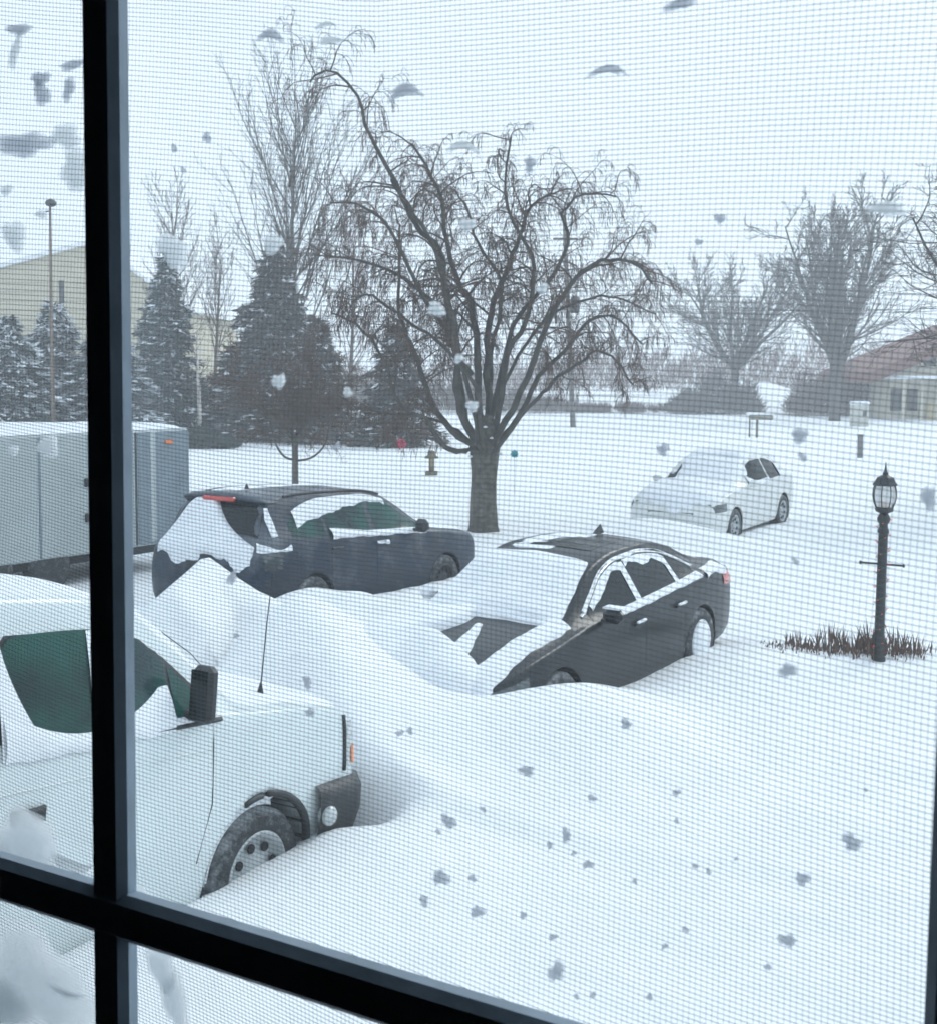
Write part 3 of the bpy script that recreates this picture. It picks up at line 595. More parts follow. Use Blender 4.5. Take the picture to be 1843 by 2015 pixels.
for sg in (1,):
    snow_side(sb, sg, np.linspace(-1.50, .45, 36), lambda x: db(x)+.015, lambda x: db(x)-.05, .008, .03, 'belt_snow', sr, 28, .006, 7)
    snow_side(sb, sg, np.linspace(-1.5, .74, 40), lambda x: dt(cl(x, -1.5, .77))+.045, lambda x: dt(cl(x, -1.5, .77))+.022+.014*sin(x*5), .008, .010, 'roof_rim_snow', sr, 29, .010, 6)
    snow_side(sb, sg, np.linspace(-.98, -.22, 18), lambda x: dt(x)-.0, lambda x: dt(x)-.07+.03*sin(x*14), .006, .008, 'window_snow', sr, 30, .02, 6)
    snow_side(sb, sg, np.linspace(-.12, .62, 20), lambda x: dt(x)-.0, lambda x: max(dt(x)-.07+.025*sin(x*11+1), db(x)+.01), .006, .008, 'window_snow', sr, 31, .01, 6)
    for x0, x1 in ((-.21, -.11), (-1.05, -.97)): snow_side(sb, sg, np.linspace(x0, x1, 5), lambda x: dt(x)-.01, lambda x: db(x), .006, .008, 'pillar_snow', sr, 32, .0, 12)
    snow_side(sb, sg, np.linspace(-2.15, -1.62, 14), lambda x: 1.035, lambda x: .93-.03*sin(x*8), .006, .02, 'quarter_snow', sr, 33, .012, 7)
    for xx in (-.90, -.02): MB().box((xx, sg*(sb.side_y(xx, .8)+.035), .822), (.17, .035, .025), .01).build('handle_snow', M['snow_car'], sr)
    MB().box((.62, sg*1.0, 1.075), (.12, .17, .02), .009).build('mirror_snow', M['snow_car'], sr)

# ---- white car further up the drive
wr = car_root('white_car', 'white car caked in snow in front of the weeping tree row, behind the charcoal sedan', WHI)
wr['label'] = 'white hatchback caked in snow, farthest of the parked cars, only its side windows clear'
wst = [(2.22, .42, .58, .62, .52, .47, .40), (2.15, .26, .74, .80, .78, .72, .6), (1.95, .22, .84, .90, .87, .82, .70), (1.3, .20, .96, 1.02, .90, .85, .74), (1.02, .20, .98, 1.06, .90, .85, .74), (.85, .20, .99, 1.15, .90, .85, .72), (.28, .20, 1.0, 1.46, .90, .85, .62),
       (-.2, .20, 1.01, 1.54, .90, .85, .60), (-1.0, .20, 1.03, 1.52, .90, .85, .60), (-1.6, .22, 1.04, 1.36, .89, .84, .62), (-1.95, .24, 1.02, 1.16, .87, .82, .66), (-2.12, .28, .92, 1.0, .82, .77, .64), (-2.2, .42, .7, .76, .62, .57, .5)]
wbd = Body(wst, [(1.32, .33, .37), (-1.32, .33, .37)]); wbd.shell(M['white_paint'], wr)
t2 = curve([(-1.55, 1.10), (-1.2, 1.30), (-.7, 1.42), (-.1, 1.42), (.3, 1.33), (.78, 1.04)]); b2 = curve([(-1.55, 1.06), (.78, 1.0)])
for sg in (-1, 1):
    side_glass(wbd, sg, [(-1.5, -.62), (-.54, .46)], t2, b2, M['glass_dark'], wr)
    MB().box((.62, sg*.97, 1.06), (.12, .18, .13), .04).build('mirror', M['white_paint'], wr)
    for xc in (1.32, -1.32): liner(wr, xc, .33, .368, .5, .88, sg); wheel(wr, xc, sg*.78, .33, .325, .21, M['rim'], sg, 8)
    MB().grid(wbd.side_panel(sg, np.linspace(1.75, 2.12, 10), lambda x: .80, lambda x: .66, .008)).build('headlamp', M['headlamp'], wr, True)
    MB().tube([(-.58, sg*(wbd.side_y(-.58, z)+.001), z) for z in np.linspace(.35, 1.0, 10)], .004, 4).build('door_seam', M['seam'], wr)
MB().grid(wbd.top_panel(np.linspace(.30, .98, 12), lambda x: .64, .005)).build('windscreen', M['glass_dark'], wr, True)
MB().box((2.19, 0, .60), (.05, .9, .12), .02).build('grille', M['black'], wr)
snow_top(wbd, np.linspace(.26, 1.05, 20), lambda x: (-.52, .74), .01, .05, 'windscreen_snow', wr, 41, jx=.03)
snow_top(wbd, np.linspace(1.0, 2.2, 24), lambda x: (-.80+.2*sm((x-1.9)/.3), .80-.2*sm((x-1.9)/.3)), .01, .10, 'hood_snow', wr, 42)
snow_top(wbd, np.linspace(-1.95, .30, 24), lambda x: (-.62, .62), .01, .07, 'roof_snow', wr, 43)
snow_side(wbd, 1, np.linspace(-.54, .5, 16), lambda x: b2(x)+.04+.15*cl((x-.1)/.4, 0, 1), lambda x: b2(x)-.05, .008, .02, 'belt_snow', wr, 44, .01)
snow_side(wbd, 1, np.linspace(-1.56, -1.2, 10), lambda x: t2(x)+.03, lambda x: b2(x)-.03, .008, .02, 'quarter_snow', wr, 45, .01)

# ---------------------------------------------------------------- lamp post with string lights and dead grass
LP = at(1728, 1312, .02); LP[2] = gz(LP[0], LP[1])
lp = thing('lamp_post', 'black lamp post with a glass lantern, crossbar and red string lights', 'lamp post', tuple(LP), (0, R(.5), 0))
s_ = 2400/12.39                                          # photo pixels per metre at the post
MB().lathe([(.075, -.3), (.072, .02), (.055, .05), (.050, .35), (.048, 1.30), (.046, 1.36)], 12).build('post', M['blackmetal'], lp, True)
MB().lathe([(.046, 1.30), (.058, 1.315), (.058, 1.335), (.045, 1.36), (.042, 1.40), (.062, 1.43), (.066, 1.46), (.045, 1.50), (.036, 1.52)], 14).build('collar', M['blackmetal'], lp, True)
cb = MB().tube([(-.215, 0, 1.005), (.215, 0, .975)], .012, 6).build('crossbar', M['blackmetal'], lp)
for x_, z_ in ((-.22, 1.006), (.22, .974)): MB().lathe([(.008, -.012), (.02, -.006), (.02, .006), (.008, .012)], 8, (x_, 0, z_), 'x').build('end_knob', M['blackmetal'], cb)
ln = MB().lathe([(.02, 1.50), (.085, 1.53), (.092, 1.56), (.08, 1.575)], 16).build('lantern_base', M['blackmetal'], lp, True)
MB().lathe([(.122, 1.795), (.13, 1.805), (.108, 1.83), (.085, 1.875), (.040, 1.895), (.028, 1.905), (.030, 1.92), (.016, 1.94), (.012, 1.965), (.003, 2.035)], 8).build('lantern_roof', M['blackmetal'], lp)
gm = cling_mat('frosted_lantern_glass', .25, .7, (.9, .92, .92))
MB().lathe([(.068, 1.575), (.090, 1.62), (.102, 1.68), (.100, 1.74), (.088, 1.795)], 18).build('lantern_glass', gm, lp, True)
for k in range(8):
    a = k*pi/4+.2; P = [(cos(a)*r_, sin(a)*r_, z_) for r_, z_ in ((.082, 1.56), (.104, 1.62), (.117, 1.68), (.114, 1.75), (.100, 1.80))]
    MB().tube(smoothpath(P, 9), .006, 4).build('lantern_rib', M['blackmetal'], lp)
MB().lathe([(.022, 1.575), (.028, 1.60), (.022, 1.63)], 8).build('candle_socket', M['amber'], lp)
wm = mat('light_string_cable', (.03, .10, .05), .6, noise=.2); rd = mat('red_bulb', (.75, .05, .04), .3, noise=.1, emit=((1, .05, .03), .25))
P = [(.056*cos(t*2*pi*9), .056*sin(t*2*pi*9), .06+t*1.40+.01*sin(t*80)) for t in np.linspace(0, 1, 260)]
MB().tube(P, .0035, 4).build('light_string', wm, lp)
rg_ = random.Random(5); bulb = None
for k in range(40):
    t = (k+rg_.random()*.6)/40; a = t*2*pi*9; r_ = .062; bb_ = MB().tube([(r_*cos(a), r_*sin(a), .06+t*1.4), (( r_+.022)*cos(a), (r_+.022)*sin(a), .06+t*1.4+rg_.uniform(-.01, .015))], [.0055, .003], 5) if bulb is None else None
    if bulb is None: bulb = bb_.build('bulb', rd, lp); a0 = a; z0 = .06+t*1.4; continue
    b_ = bulb.copy(); C.objects.link(b_); b_.parent = lp; b_.rotation_euler = (0, 0, a-a0); b_.location = (0, 0, .06+t*1.4-z0)
V, Fq = [], []
rr = np.random.RandomState(3); n = 900
cx_ = np.concatenate([rr.normal(0, .42, n//2), rr.uniform(-1.15, .5, n//2)]); ty_ = rr.normal(0, .10, n)
X_ = LP[0]+cx_; Y_ = LP[1]+.22+ty_+.06*cx_
clump = .5+.5*np.sin(cx_*13+1)*np.sin(cx_*29+2); hgt = (.03+.30*rr.rand(n)**1.6)*(.45+.8*clump)*np.exp(-(np.abs(cx_+.1)/.85)**3)*1.1+.02
c0 = np.stack([X_, Y_, ground(X_, Y_)-.02], 1); d0 = np.stack([rr.normal(0, .22, n), rr.normal(0, .2, n), np.ones(n)], 1)
V, Fq = quads(c0, d0, np.stack([rr.normal(0, .3, n), -np.ones(n), np.zeros(n)], 1), hgt, .0035+.006*rr.rand(n))
gr_m = mat('dead_grass', (.17, .10, .07), .9, col2=(.06, .042, .034), nscale=14)
tag(obj('dead_grass', V, Fq, gr_m), 'dead brown grass tuft round the foot of the black lamp post', 'grass', kind='stuff')

# ---------------------------------------------------------------- trailer
ta = R(35); tf = np.array([sin(ta), cos(ta)]); tp = at(120, 1100, .42)[:2]
def along(px_, base, f):    # how far along direction f the image column px_ is reached
    t_ = np.linspace(-8, 12, 4001); q_ = base[None]+t_[:, None]*f; c_ = (px_-CX)/F; return float(t_[np.argmin(np.abs(q_[:, 0]-c_*q_[:, 1]*1.0))])
tl = along(372, tp, tf); tn = tl-along(268, tp, tf); tp = tp+tf*tl
tr = thing('cargo_trailer', 'grey enclosed cargo trailer with a snowy roof behind the white van', 'trailer', (tp[0], tp[1], 0), (0, 0, pi/2-ta))
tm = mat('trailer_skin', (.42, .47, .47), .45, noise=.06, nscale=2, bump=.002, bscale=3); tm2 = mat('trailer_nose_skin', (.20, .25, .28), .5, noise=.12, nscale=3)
MB().box((-2.9, 1.02, 1.29), (5.8, 2.04, 1.72), .03).build('body', tm, tr)
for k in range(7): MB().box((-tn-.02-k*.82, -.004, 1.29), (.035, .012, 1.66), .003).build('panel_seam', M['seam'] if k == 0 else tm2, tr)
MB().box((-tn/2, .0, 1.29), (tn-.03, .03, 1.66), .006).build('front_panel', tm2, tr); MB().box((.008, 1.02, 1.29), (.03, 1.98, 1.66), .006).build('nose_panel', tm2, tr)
MB().box((-tn*.72, -.012, 1.30), (.10, .03, 1.62), .006).build('corner_post', tm, tr)
MB().box((-tn*.42, -.03, 1.96), (.14, .04, .055), .01).build('clearance_light', M['amber'], tr)
MB().box((-tn-.9, -.02, 1.45), (.07, .05, .12), .01).build('door_latch', M['black'], tr)
MB().box((-tn-.9, -.02, .95), (.07, .05, .12), .01).build('door_latch', M['black'], tr)
MB().box((-2.9, 1.02, .37), (5.7, 1.9, .12)).build('chassis', M['interior'], tr)
for xx in (-2.5, -3.4):
    for yy in (.12, 1.92): MB().lathe([(.2, -.1), (.31, -.1), (.34, -.06), (.34, .06), (.31, .1), (.2, .1)], 24, (xx, yy, .30), 'y').build('wheel', M['rubber'], tr, True)
MB().tube([(.6, .7, .36), (1.5, 1.0, .36), (.6, 1.34, .36)], .04, 6).build('drawbar', M['black'], tr)
xs_ = np.linspace(-5.78, .01, 40); Gd = []
for x_ in xs_:
    w0 = 0; row = []
    for k in range(13):
        u = k/12; row.append((x_, .02+w0+(2.0-2*w0)*u, 2.152+(.10+.02*sin(x_*2))*(1-abs(2*u-1)**6)**.7*(1-abs(2*(x_+5.78)/5.79-1)**20)))
    Gd.append(row)
MB().grid(Gd).build('roof_snow', M['snow_car'], tr, True)

# ---------------------------------------------------------------- trees
def px_path(P, base, spread):
    """limb given by photo pixels, with its own depth offsets"""
    return smoothpath([aty(a, b, base+spread*t*(i/(len(P)-1))**.8) for i, (a, b) in enumerate(P) for t in (1,)], 4*(len(P)-1)+1)
TY = at(950, 1045)[1]
wt_ = thing('weeping_tree', 'large bare weeping tree with a thick short trunk, behind the charcoal sedan', 'tree')
T4 = [Tubes() for _ in range(4)]
rng = random.Random(11)
tb = [aty(952, 1075, TY), aty(951, 1045, TY), aty(951, 990, TY), aty(953, 930, TY), aty(955, 890, TY), aty(958, 850, TY), aty(962, 815, TY)]
tr_ = np.interp(np.linspace(0, 1, 40), [0, .1, .2, .35, .5, .62, .72, .82, .92, 1], [.42, .33, .27, .245, .24, .265, .29, .24, .15, .05])
tm_ = MB().tube(smoothpath(tb, 40), tr_, 22); V_ = tm_.v[0]; cc_ = np.repeat(smoothpath(tb, 40), 22, 0); an_ = np.tile(np.arange(22)*2*pi/22, 40); hh_ = np.repeat(np.linspace(0, 1, 40), 22)
V_[:] = cc_+(V_-cc_)*(1+.07*np.sin(3*an_+4*hh_)+.05*np.sin(7*an_+9*hh_+1)+.03*np.sin(13*an_-15*hh_))[:, None]
tm_.build('trunk', M['bark'], wt_, True)
limbs = [  # (pixels, radius m, depth drift m)
 ([(940, 885), (900, 888), (865, 870), (845, 830), (790, 800), (745, 690), (700, 640), (655, 615)], .085, -1.2),
 ([(938, 888), (890, 845), (855, 805), (830, 730), (800, 660), (785, 600), (787, 520), (788, 440)], .10, .9),
 ([(945, 880), (912, 830), (898, 760), (902, 680), (880, 590), (868, 520), (835, 450), (800, 400), (770, 350)], .13, -.6),
 ([(950, 880), (920, 840), (905, 740), (870, 620), (790, 545), (730, 520), (660, 505), (640, 500)], .08, 1.6),
 ([(952, 880), (945, 800), (940, 700), (930, 600), (905, 560), (880, 480), (870, 400), (850, 340), (812, 280)], .12, .5),
 ([(900, 700), (880, 600), (868, 500), (820, 440), (780, 360), (745, 300), (722, 250), (700, 180), (650, 135), (610, 160)], .085, -.9),
 ([(960, 880), (962, 800), (958, 700), (965, 620), (985, 560), (1010, 500), (1030, 450), (1050, 400), (1095, 380)], .12, .8),
 ([(965, 880), (985, 800), (1000, 700), (1030, 640), (1050, 570), (1045, 500), (1000, 420), (995, 340), (1005, 270)], .09, -.4),
 ([(968, 880), (1000, 820), (1040, 740), (1065, 650), (1110, 570), (1165, 520), (1210, 510), (1250, 520), (1285, 560)], .10, -1.),
 ([(970, 882), (1020, 820), (1060, 740), (1110, 690), (1150, 640), (1190, 620), (1230, 640), (1265, 680)], .08, 1.2),
 ([(975, 885), (1040, 800), (1080, 760), (1130, 720), (1180, 690), (1220, 720), (1245, 760)], .06, -1.6),
 ([(955, 885), (975, 790), (1010, 640), (1075, 560), (1120, 480), (1105, 420), (1150, 380), (1210, 385)], .08, .2),
 ([(945, 885), (900, 850), (840, 820), (760, 815), (700, 800), (660, 770)], .055, .9),
 ([(950, 870), (935, 760), (870, 680), (760, 600), (720, 580), (690, 600)], .06, -1.9),
 ([(955, 870), (990, 760), (1060, 640), (1160, 585), (1230, 590), (1290, 620)], .06, 2.0),
 ([(945, 870), (905, 700), (820, 560), (765, 450), (700, 400), (650, 400)], .07, -1.7),
 ([(955, 860), (970, 700), (985, 560), (940, 480), (915, 400), (890, 370)], .07, 1.8)]
for (a, b, w_) in ((941, 872, .07), (968, 862, .055), (985, 893, .05), (925, 898, .05), (955, 840, .045)):
    q_ = aty(a, b, TY-.24); MB().lathe([(w_*.3, -w_*.45), (w_, -w_*.2), (w_*.9, w_*.15), (w_*.3, w_*.5)], 9, tuple(q_)).build('fork_snow', M['snow_car'], wt_, True)
cw = dict(seg=[0, 6, 6, 5], trop=[0, .10, .04, 0], droop=[0, .42, .75, 1.1], jit=[0, .15, .17, .15], tap=[.6, .75, .7, .6], kids=[0, 8, 6, 6], start=[0, .38, .1, .1],
          ang=[0, (30, 85), (25, 75), (20, 70)], len=[0, .25, .62, .70], rad=[0, .36, .5, .55], rmin=.0045)
for P, r_, dd in limbs:
    P = [(P[0][0]*.5+478, P[0][1]+38)]+list(P)
    pp = smoothpath([aty(a, b, TY+dd*(i/(len(P)-1))**.8) for i, (a, b) in enumerate(P)], 25)
    r_ *= .72
    pp = pp+np.concatenate([[[0, 0, 0]], np.array([[rng.gauss(0, .018) for _ in range(3)] for _ in range(24)])])
    P3 = [tuple(q) for q in pp]; D3 = [nrm(tuple(d)) for d in np.gradient(pp, axis=0)]
    L_ = float(np.linalg.norm(np.diff(pp, axis=0), axis=1).sum())
    T4[0].add(P3, [r_*(1-.82*i/24)+.006 for i in range(25)])
    cw['kids'][1] = int((5+L_*2.9)*(.55 if P[-1] == (610, 160) else .7 if P[-1] == (650, 400) else 1))
    kids(rng, T4, P3, D3, L_, r_, 0, cw)
lm = T4[0].build('limbs', M['bark_dark'], wt_, 7, True); lm['kind'] = 'stuff'
c1 = T4[1].arrays(4); c2 = T4[2].arrays(3); c3 = T4[3].arrays(3)
V = np.concatenate([c1[0], c2[0], c3[0]]); Fq = np.concatenate([c1[1], c2[1]+len(c1[0]), c3[1]+len(c1[0])+len(c2[0])])
o = obj('crown', V, Fq, M['twig'], wt_); o['kind'] = 'stuff'; print('weeping quads', len(Fq))

def bare_tree(name, label, x, y, z0, hgt, trunk_h, r, cfg, mt, mtw, seed, stems=1, lean=0., group=None, spread=.5, upl=.75):
    rt = thing(name, label, 'tree', (x, y, z0), group=group); rng = random.Random(seed); n = len(cfg['seg']); TT = [Tubes() for _ in range(n)]
    pp = [(lean*t*trunk_h, 0, -.3+t*(trunk_h+.3)) for t in np.linspace(0, 1, 6)]
    MB().tube(pp, [r*1.25, r*1.05, r, r*.97, r*.95, r*.95], 9).build('trunk', mt, rt, True)
    top = pp[-1]
    for s in range(stems):
        a = s*2*pi/max(stems, 1)+rng.uniform(-.4, .4); tl = spread*rng.uniform(.5, 1.15) if stems > 1 else .04
        d = nrm((sin(tl)*cos(a), sin(tl)*sin(a), cos(tl)))
        grow(rng, TT, (top[0], top[1], top[2]-.12), d, (hgt-trunk_h)*upl*rng.uniform(.85, 1.1), r*(.62 if stems > 1 else .95), 0, cfg)
    arr = [TT[i].arrays(5 if i == 0 else 3) for i in range(n)]
    obj('limbs', arr[0][0], arr[0][1], mt, rt, True)['kind'] = 'stuff'
    off = 0; VV = []; FF = []
    for v, f in arr[1:]: VV.append(v); FF.append(f+off); off += len(v)
    obj('crown', np.concatenate(VV), np.concatenate(FF), mtw, rt)['kind'] = 'stuff'
    return rt
# maple-like pair on the right
cR = dict(seg=[9, 6, 5, 4], trop=[.05, .10, .07, .05], jit=[.09, .12, .13, .15], tap=[.8, .8, .7, .5], kids=[0, 13, 8, 5], start=[0, .08, .12, .15],
          ang=[0, (22, 55), (20, 50), (20, 50)], len=[0, .50, .48, .50], rad=[0, .42, .5, .55], rmin=.019)
p = at(1445, 812); bare_tree('bare_tree', 'bare round-headed tree on the right, left of the pair across the road', p[0], p[1], gz(p[0], p[1]), 14.2, 3.4, .30, cR, M['bark_dark'], M['twig_grey'], 21, stems=9, spread=.85, upl=.78)
p = at(1642, 828); cR2 = dict(cR); cR2['kids'] = [0, 14, 8, 5]
bare_tree('bare_tree', 'taller bare tree on the right with a forked trunk, in front of the red-roofed house', p[0], p[1], gz(p[0], p[1]), 14.6, 3.2, .34, cR2, M['bark_dark'], M['twig_grey'], 33, stems=9, spread=.72, upl=.86)
# tall fastigiate tree behind the conifers
cT = dict(seg=[10, 8, 6, 4], trop=[.04, .14, .10, .06], jit=[.03, .05, .08, .10], tap=[.85, .8, .7, .5], kids=[0, 34, 10, 4], start=[0, .02, .08, .1],
          ang=[0, (22, 48), (15, 40), (15, 40)], len=[0, .72, .42, .45], rad=[0, .33, .5, .55], rmin=.010)
p = aty(570, 830, 60); bare_tree('bare_tree', 'tall bare tree with steep upright branches rising behind the dark conifer', p[0], 60,   .2, 15.0, 3.0, .2, cT, M['twig_grey'], M['twig_grey'], 41, upl=1.08)
cT2 = dict(cT); cT2['kids'] = [0, 18, 8, 4]; cT2['len'] = [0, .6, .45, .45]
p = aty(345, 830, 64); bare_tree('bare_tree', 'thin bare tree poking up beside the window bar, above the snowy spruce', p[0], 64,   .2, 10.6, 3.0, .14, cT2, M['twig_grey'], M['twig'], 43, upl=1.05)
p = aty(425, 830, 66); bare_tree('bare_tree', 'slender brown bare tree between the snowy spruce and the dark conifer', p[0], 66, .2, 9.0, 2.4, .12, cT2, M['twig'], M['twig'], 44, upl=1.05)
p = aty(690, 830, 62); bare_tree('bare_tree', 'reddish bare tree seen through the left side of the weeping tree', p[0], 62, .2, 9.8, 2.4, .12, cT2, M['twig'], M['twig_red'], 45, upl=1.0)
# small dense ornamental tree
cS = dict(seg=[8, 6, 5, 4], trop=[.05, .05, .02, .0], jit=[.10, .14, .18, .2], tap=[.8, .75, .7, .5], kids=[0, 17, 10, 7], start=[0, .04, .08, .1],
          ang=[0, (30, 80), (25, 70), (25, 70)], len=[0, .52, .50, .48], rad=[0, .36, .5, .5], rmin=.006)
p = at(582, 965); bare_tree('small_tree', 'small bare tree with a slim forked trunk and dense brown twigs behind the blue crossover', p[0], p[1], gz(p[0], p[1]), 4.9, 1.35, .085, cS, M['bark'], M['twig'], 51, stems=6, spread=.72, upl=.74)
srt = bpy.data.objects['small_tree']; U = []
for P, r_ in (([(582, 905), (560, 898), (542, 870), (534, 835), (520, 800)], .035), ([(584, 907), (615, 900), (640, 875), (650, 835), (668, 800)], .035), ([(580, 880), (575, 850), (560, 820)], .04), ([(584, 880), (592, 850), (600, 815)], .04)):
    q_ = smoothpath([aty(a, b, srt.location.y) for a, b in P], 14)-np.array(srt.location); MB().tube(q_, np.linspace(r_, r_*.5, 14), 6).build('limb', M['bark'], srt, True)
# branches reaching in from the right edge
cE = dict(seg=[9, 6, 5, 4], trop=[.03, .05, .04, .03], jit=[.10, .14, .16, .18], tap=[.8, .75, .7, .5], kids=[0, 12, 7, 5], start=[0, .15, .1, .1],
          ang=[0, (30, 75), (25, 70), (25, 65)], len=[0, .50, .48, .48], rad=[0, .4, .5, .5], rmin=.006)
p = aty(2060, 900, 27); bare_tree('bare_tree', 'bare tree reaching in from the right edge with fine dark branches', p[0], 27, .0, 9.6, 2.0, .15, cE, M['bark_dark'], M['twig_grey'], 63, stems=12, spread=1.0, upl=.80)

# conifers
def conifer(label, x, y, z0, h, rad, seed, mn, snow=0., group=None, low=.05, dens=1.0, twig=1.):
    rt = thing('conifer', label, 'conifer', (x, y, z0), group=group); rr = np.random.RandomState(seed)
    MB().tube([(0, 0, -.2), (0, 0, h*.5), (0, 0, h*.99)], [h*.022, h*.014, .01], 7).build('trunk', M['bark_dark'], rt, True)
    c = []; d = []; u = []; ln = []; wd = []; sc = []; br_ = MB()
    nb = int(70*dens*h/7)
    for k in range(nb):
        t = low+(1-low)*(k+rr.rand())/nb; zz = h*t; L = rad*(1-t)**.85*rr.choice([.45, .7, .9, 1.0, 1.15, 1.3])*rr.uniform(.85, 1.1)+.12; a = k*2.4+rr.uniform(-.5, .5)
        m = int(26*max(L, .4)*dens*1.3); q = rr.rand(m)**.7
        dr = -.30*q**1.5*L+.12*q*L
        lat = rr.normal(0, .13, m)*L*(.3+.7*q)
        P = np.stack([cos(a)*q*L-sin(a)*lat, sin(a)*q*L+cos(a)*lat, zz+dr+rr.normal(0, .05, m)], 1)
        c.append(P); dd = np.stack([cos(a)+rr.normal(0, .5, m), sin(a)+rr.normal(0, .5, m), rr.normal(-.25, .35, m)], 1); d.append(dd)
        u.append(np.stack([rr.normal(0, .5, m), rr.normal(0, .5, m), np.ones(m)], 1)); ln.append(rr.uniform(.14, .36, m)*twig); wd.append(rr.uniform(.025, .07, m)*twig)
        if snow:
            ms = rr.rand(m) < snow; sc.append(P[ms]+np.array([0, 0, .05]))
    c = np.concatenate(c); V, Fq = quads(c, np.concatenate(d), np.concatenate(u), np.concatenate(ln), np.concatenate(wd))
    obj('crown', V, Fq, mn, rt)['kind'] = 'stuff'
    if snow:
        s = np.concatenate(sc); m = len(s)
        V, Fq = quads(s, np.stack([s[:, 0]+rr.normal(0, .3, m), s[:, 1]+rr.normal(0, .3, m), rr.normal(-.2, .2, m)], 1), np.tile([0, 0, 1.], (m, 1))+rr.normal(0, .3, (m, 3)), rr.uniform(.25, .6, m), rr.uniform(.07, .15, m))
        obj('crown_snow', V, Fq, M['snow_car'], rt)['kind'] = 'stuff'
    return rt
for (px_, top, yy, rad, sd, sn, lb) in ((20, 625, 50, 2.7, 71, .42, 'snowy spruce at the left edge of the photo, below the tan building'), (112, 600, 54, 2.9, 72, .36, 'snowy spruce left of the window bar, in front of the tan building'),
                                        (-90, 600, 52, 2.9, 73, .4, 'snow-laden spruce cut off by the left frame edge'),
                                        (215, 620, 52, 2.5, 74, .4, 'snowy spruce mostly hidden behind the upright window bar'),
                                        (330, 505, 56, 2.0, 75, .12, 'dark narrow spruce just right of the window bar with a gap in its boughs')):
    p = aty(px_, 835, yy); g = gz(p[0], yy); q = aty(px_, top, yy)
    conifer(lb, p[0], yy, g, q[2]-g, rad, sd, M['needle'], sn, dens=2.3, twig=1.25)
for (px_, top, yy, rad, sd, lb, mn, dn) in ((543, 478, 56, 3.0, 76, 'tall dark conifer left of the weeping tree, in front of the tall bare tree', 'needle_brown', 1.9),
                                        (628, 625, 52, 1.9, 77, 'broad low conifer between the dark conifer and the weeping tree', 'needle_brown', 1.7),
                                        (780, 640, 50, 1.75, 78, 'round dark evergreen behind the left limbs of the weeping tree', 'needle_brown', 1.9),
                                        (455, 690, 58, 1.9, 79, 'short greyish conifer right of the pale birch trunk', 'needle_brown', 1.4)):
    p = aty(px_, 835, yy); g = gz(p[0], yy); q = aty(px_, top, yy)
    conifer(lb, p[0], yy, g, q[2]-g, rad, sd, M[mn], .05, dens=dn*1.5, twig=1.2)
# birch trunk
p = aty(393, 838, 50); g = gz(p[0], 50)
bt = thing('birch', 'slim pale birch trunk right of the dark narrow spruce', 'birch', (p[0], 50, g)); rng = random.Random(9)
MB().tube([(0, 0, -.2), (.02, 0, 1.5), (-.03, 0, 3), (-.08, .1, 4.6)], [.10, .085, .06, .03], 8).build('trunk', M['birch'], bt, True)
TT = [Tubes() for _ in range(3)]; kids(rng, TT, [(0, 0, 1.), (.02, 0, 2.), (-.03, 0, 3), (-.08, .1, 4.6)], [(0, 0, 1)]*4, 4.5, .05, 0, dict(seg=[3, 5, 4], trop=[0, .1, .1], jit=[0, .1, .15], tap=[.8, .8, .6], kids=[0, 12, 6], start=[0, .1, .2], ang=[0, (25, 60), (25, 60)], len=[0, .4, .45], rad=[0, .3, .5], rmin=.007))
a1 = TT[1].arrays(3); a2 = TT[2].arrays(3); obj('crown', np.concatenate([a1[0], a2[0]]), np.concatenate([a1[1], a2[1]+len(a1[0])]), M['twig'], bt)['kind'] = 'stuff'

# clipped evergreen hedge at the foot of the spruces, far bushes, reddish thicket
def scrub(name, label, x0, x1, y0, y1, hfun, n, ln, wd, m, seed, up=1., cat='bushes'):
    rr = np.random.RandomState(seed); x = rr.uniform(x0, x1, n); y = rr.uniform(y0, y1, n); t = rr.rand(n); hh = hfun(x)
    keep = hh > .15; x, y, t, hh = x[keep], y[keep], t[keep], hh[keep]; n = len(x)
    c = np.stack([x, y, ground(x, y)+hh*t], 1); d = np.stack([rr.normal(0, .45, n), rr.normal(0, .45, n), up*np.ones(n)+rr.normal(0, .3, n)], 1)
    V, Fq = quads(c, d, rr.normal(0, 1, (n, 3)), ln*(.5+rr.rand(n)), wd*(.5+rr.rand(n)))
    return tag(obj(name, V, Fq, m), label, cat, kind='stuff')
def xw(px_, y): return aty(px_, 800, y)[0]
def bumps(pairs, y):
    P = [(xw(a, y), h_) for a, h_ in pairs]; xs = np.array([q[0] for q in P]); hs = np.array([q[1] for q in P])
    return lambda x: np.interp(x, xs, hs)*(.82+.18*np.sin(x*2.1)+.12*np.sin(x*5.3+1))
scrub('hedge', 'low dark evergreen hedge along the foot of the spruces at left', xw(-150, 49), xw(470, 49), 47.5, 49.5, bumps([(-200, 1.1), (180, 1.2), (300, 1.15), (380, .6), (410, .9), (475, .2)], 49), 15000, .22, .05, M['needle'], 81, .4, 'hedge')
scrub('thicket', 'reddish bare thicket along the horizon behind the right-hand trees', xw(640, 118), xw(2000, 118), 116, 124, bumps([(600, 3.), (850, 4), (1100, 3.6), (1240, 4.4), (1290, 3.8), (1330, 3.2), (1480, 4.5), (1580, 5.2), (1640, 7), (1720, 6.5), (1790, 4), (1900, 3)], 118), 17000, 1.1, .035, M['twig_red'], 82, 1.)
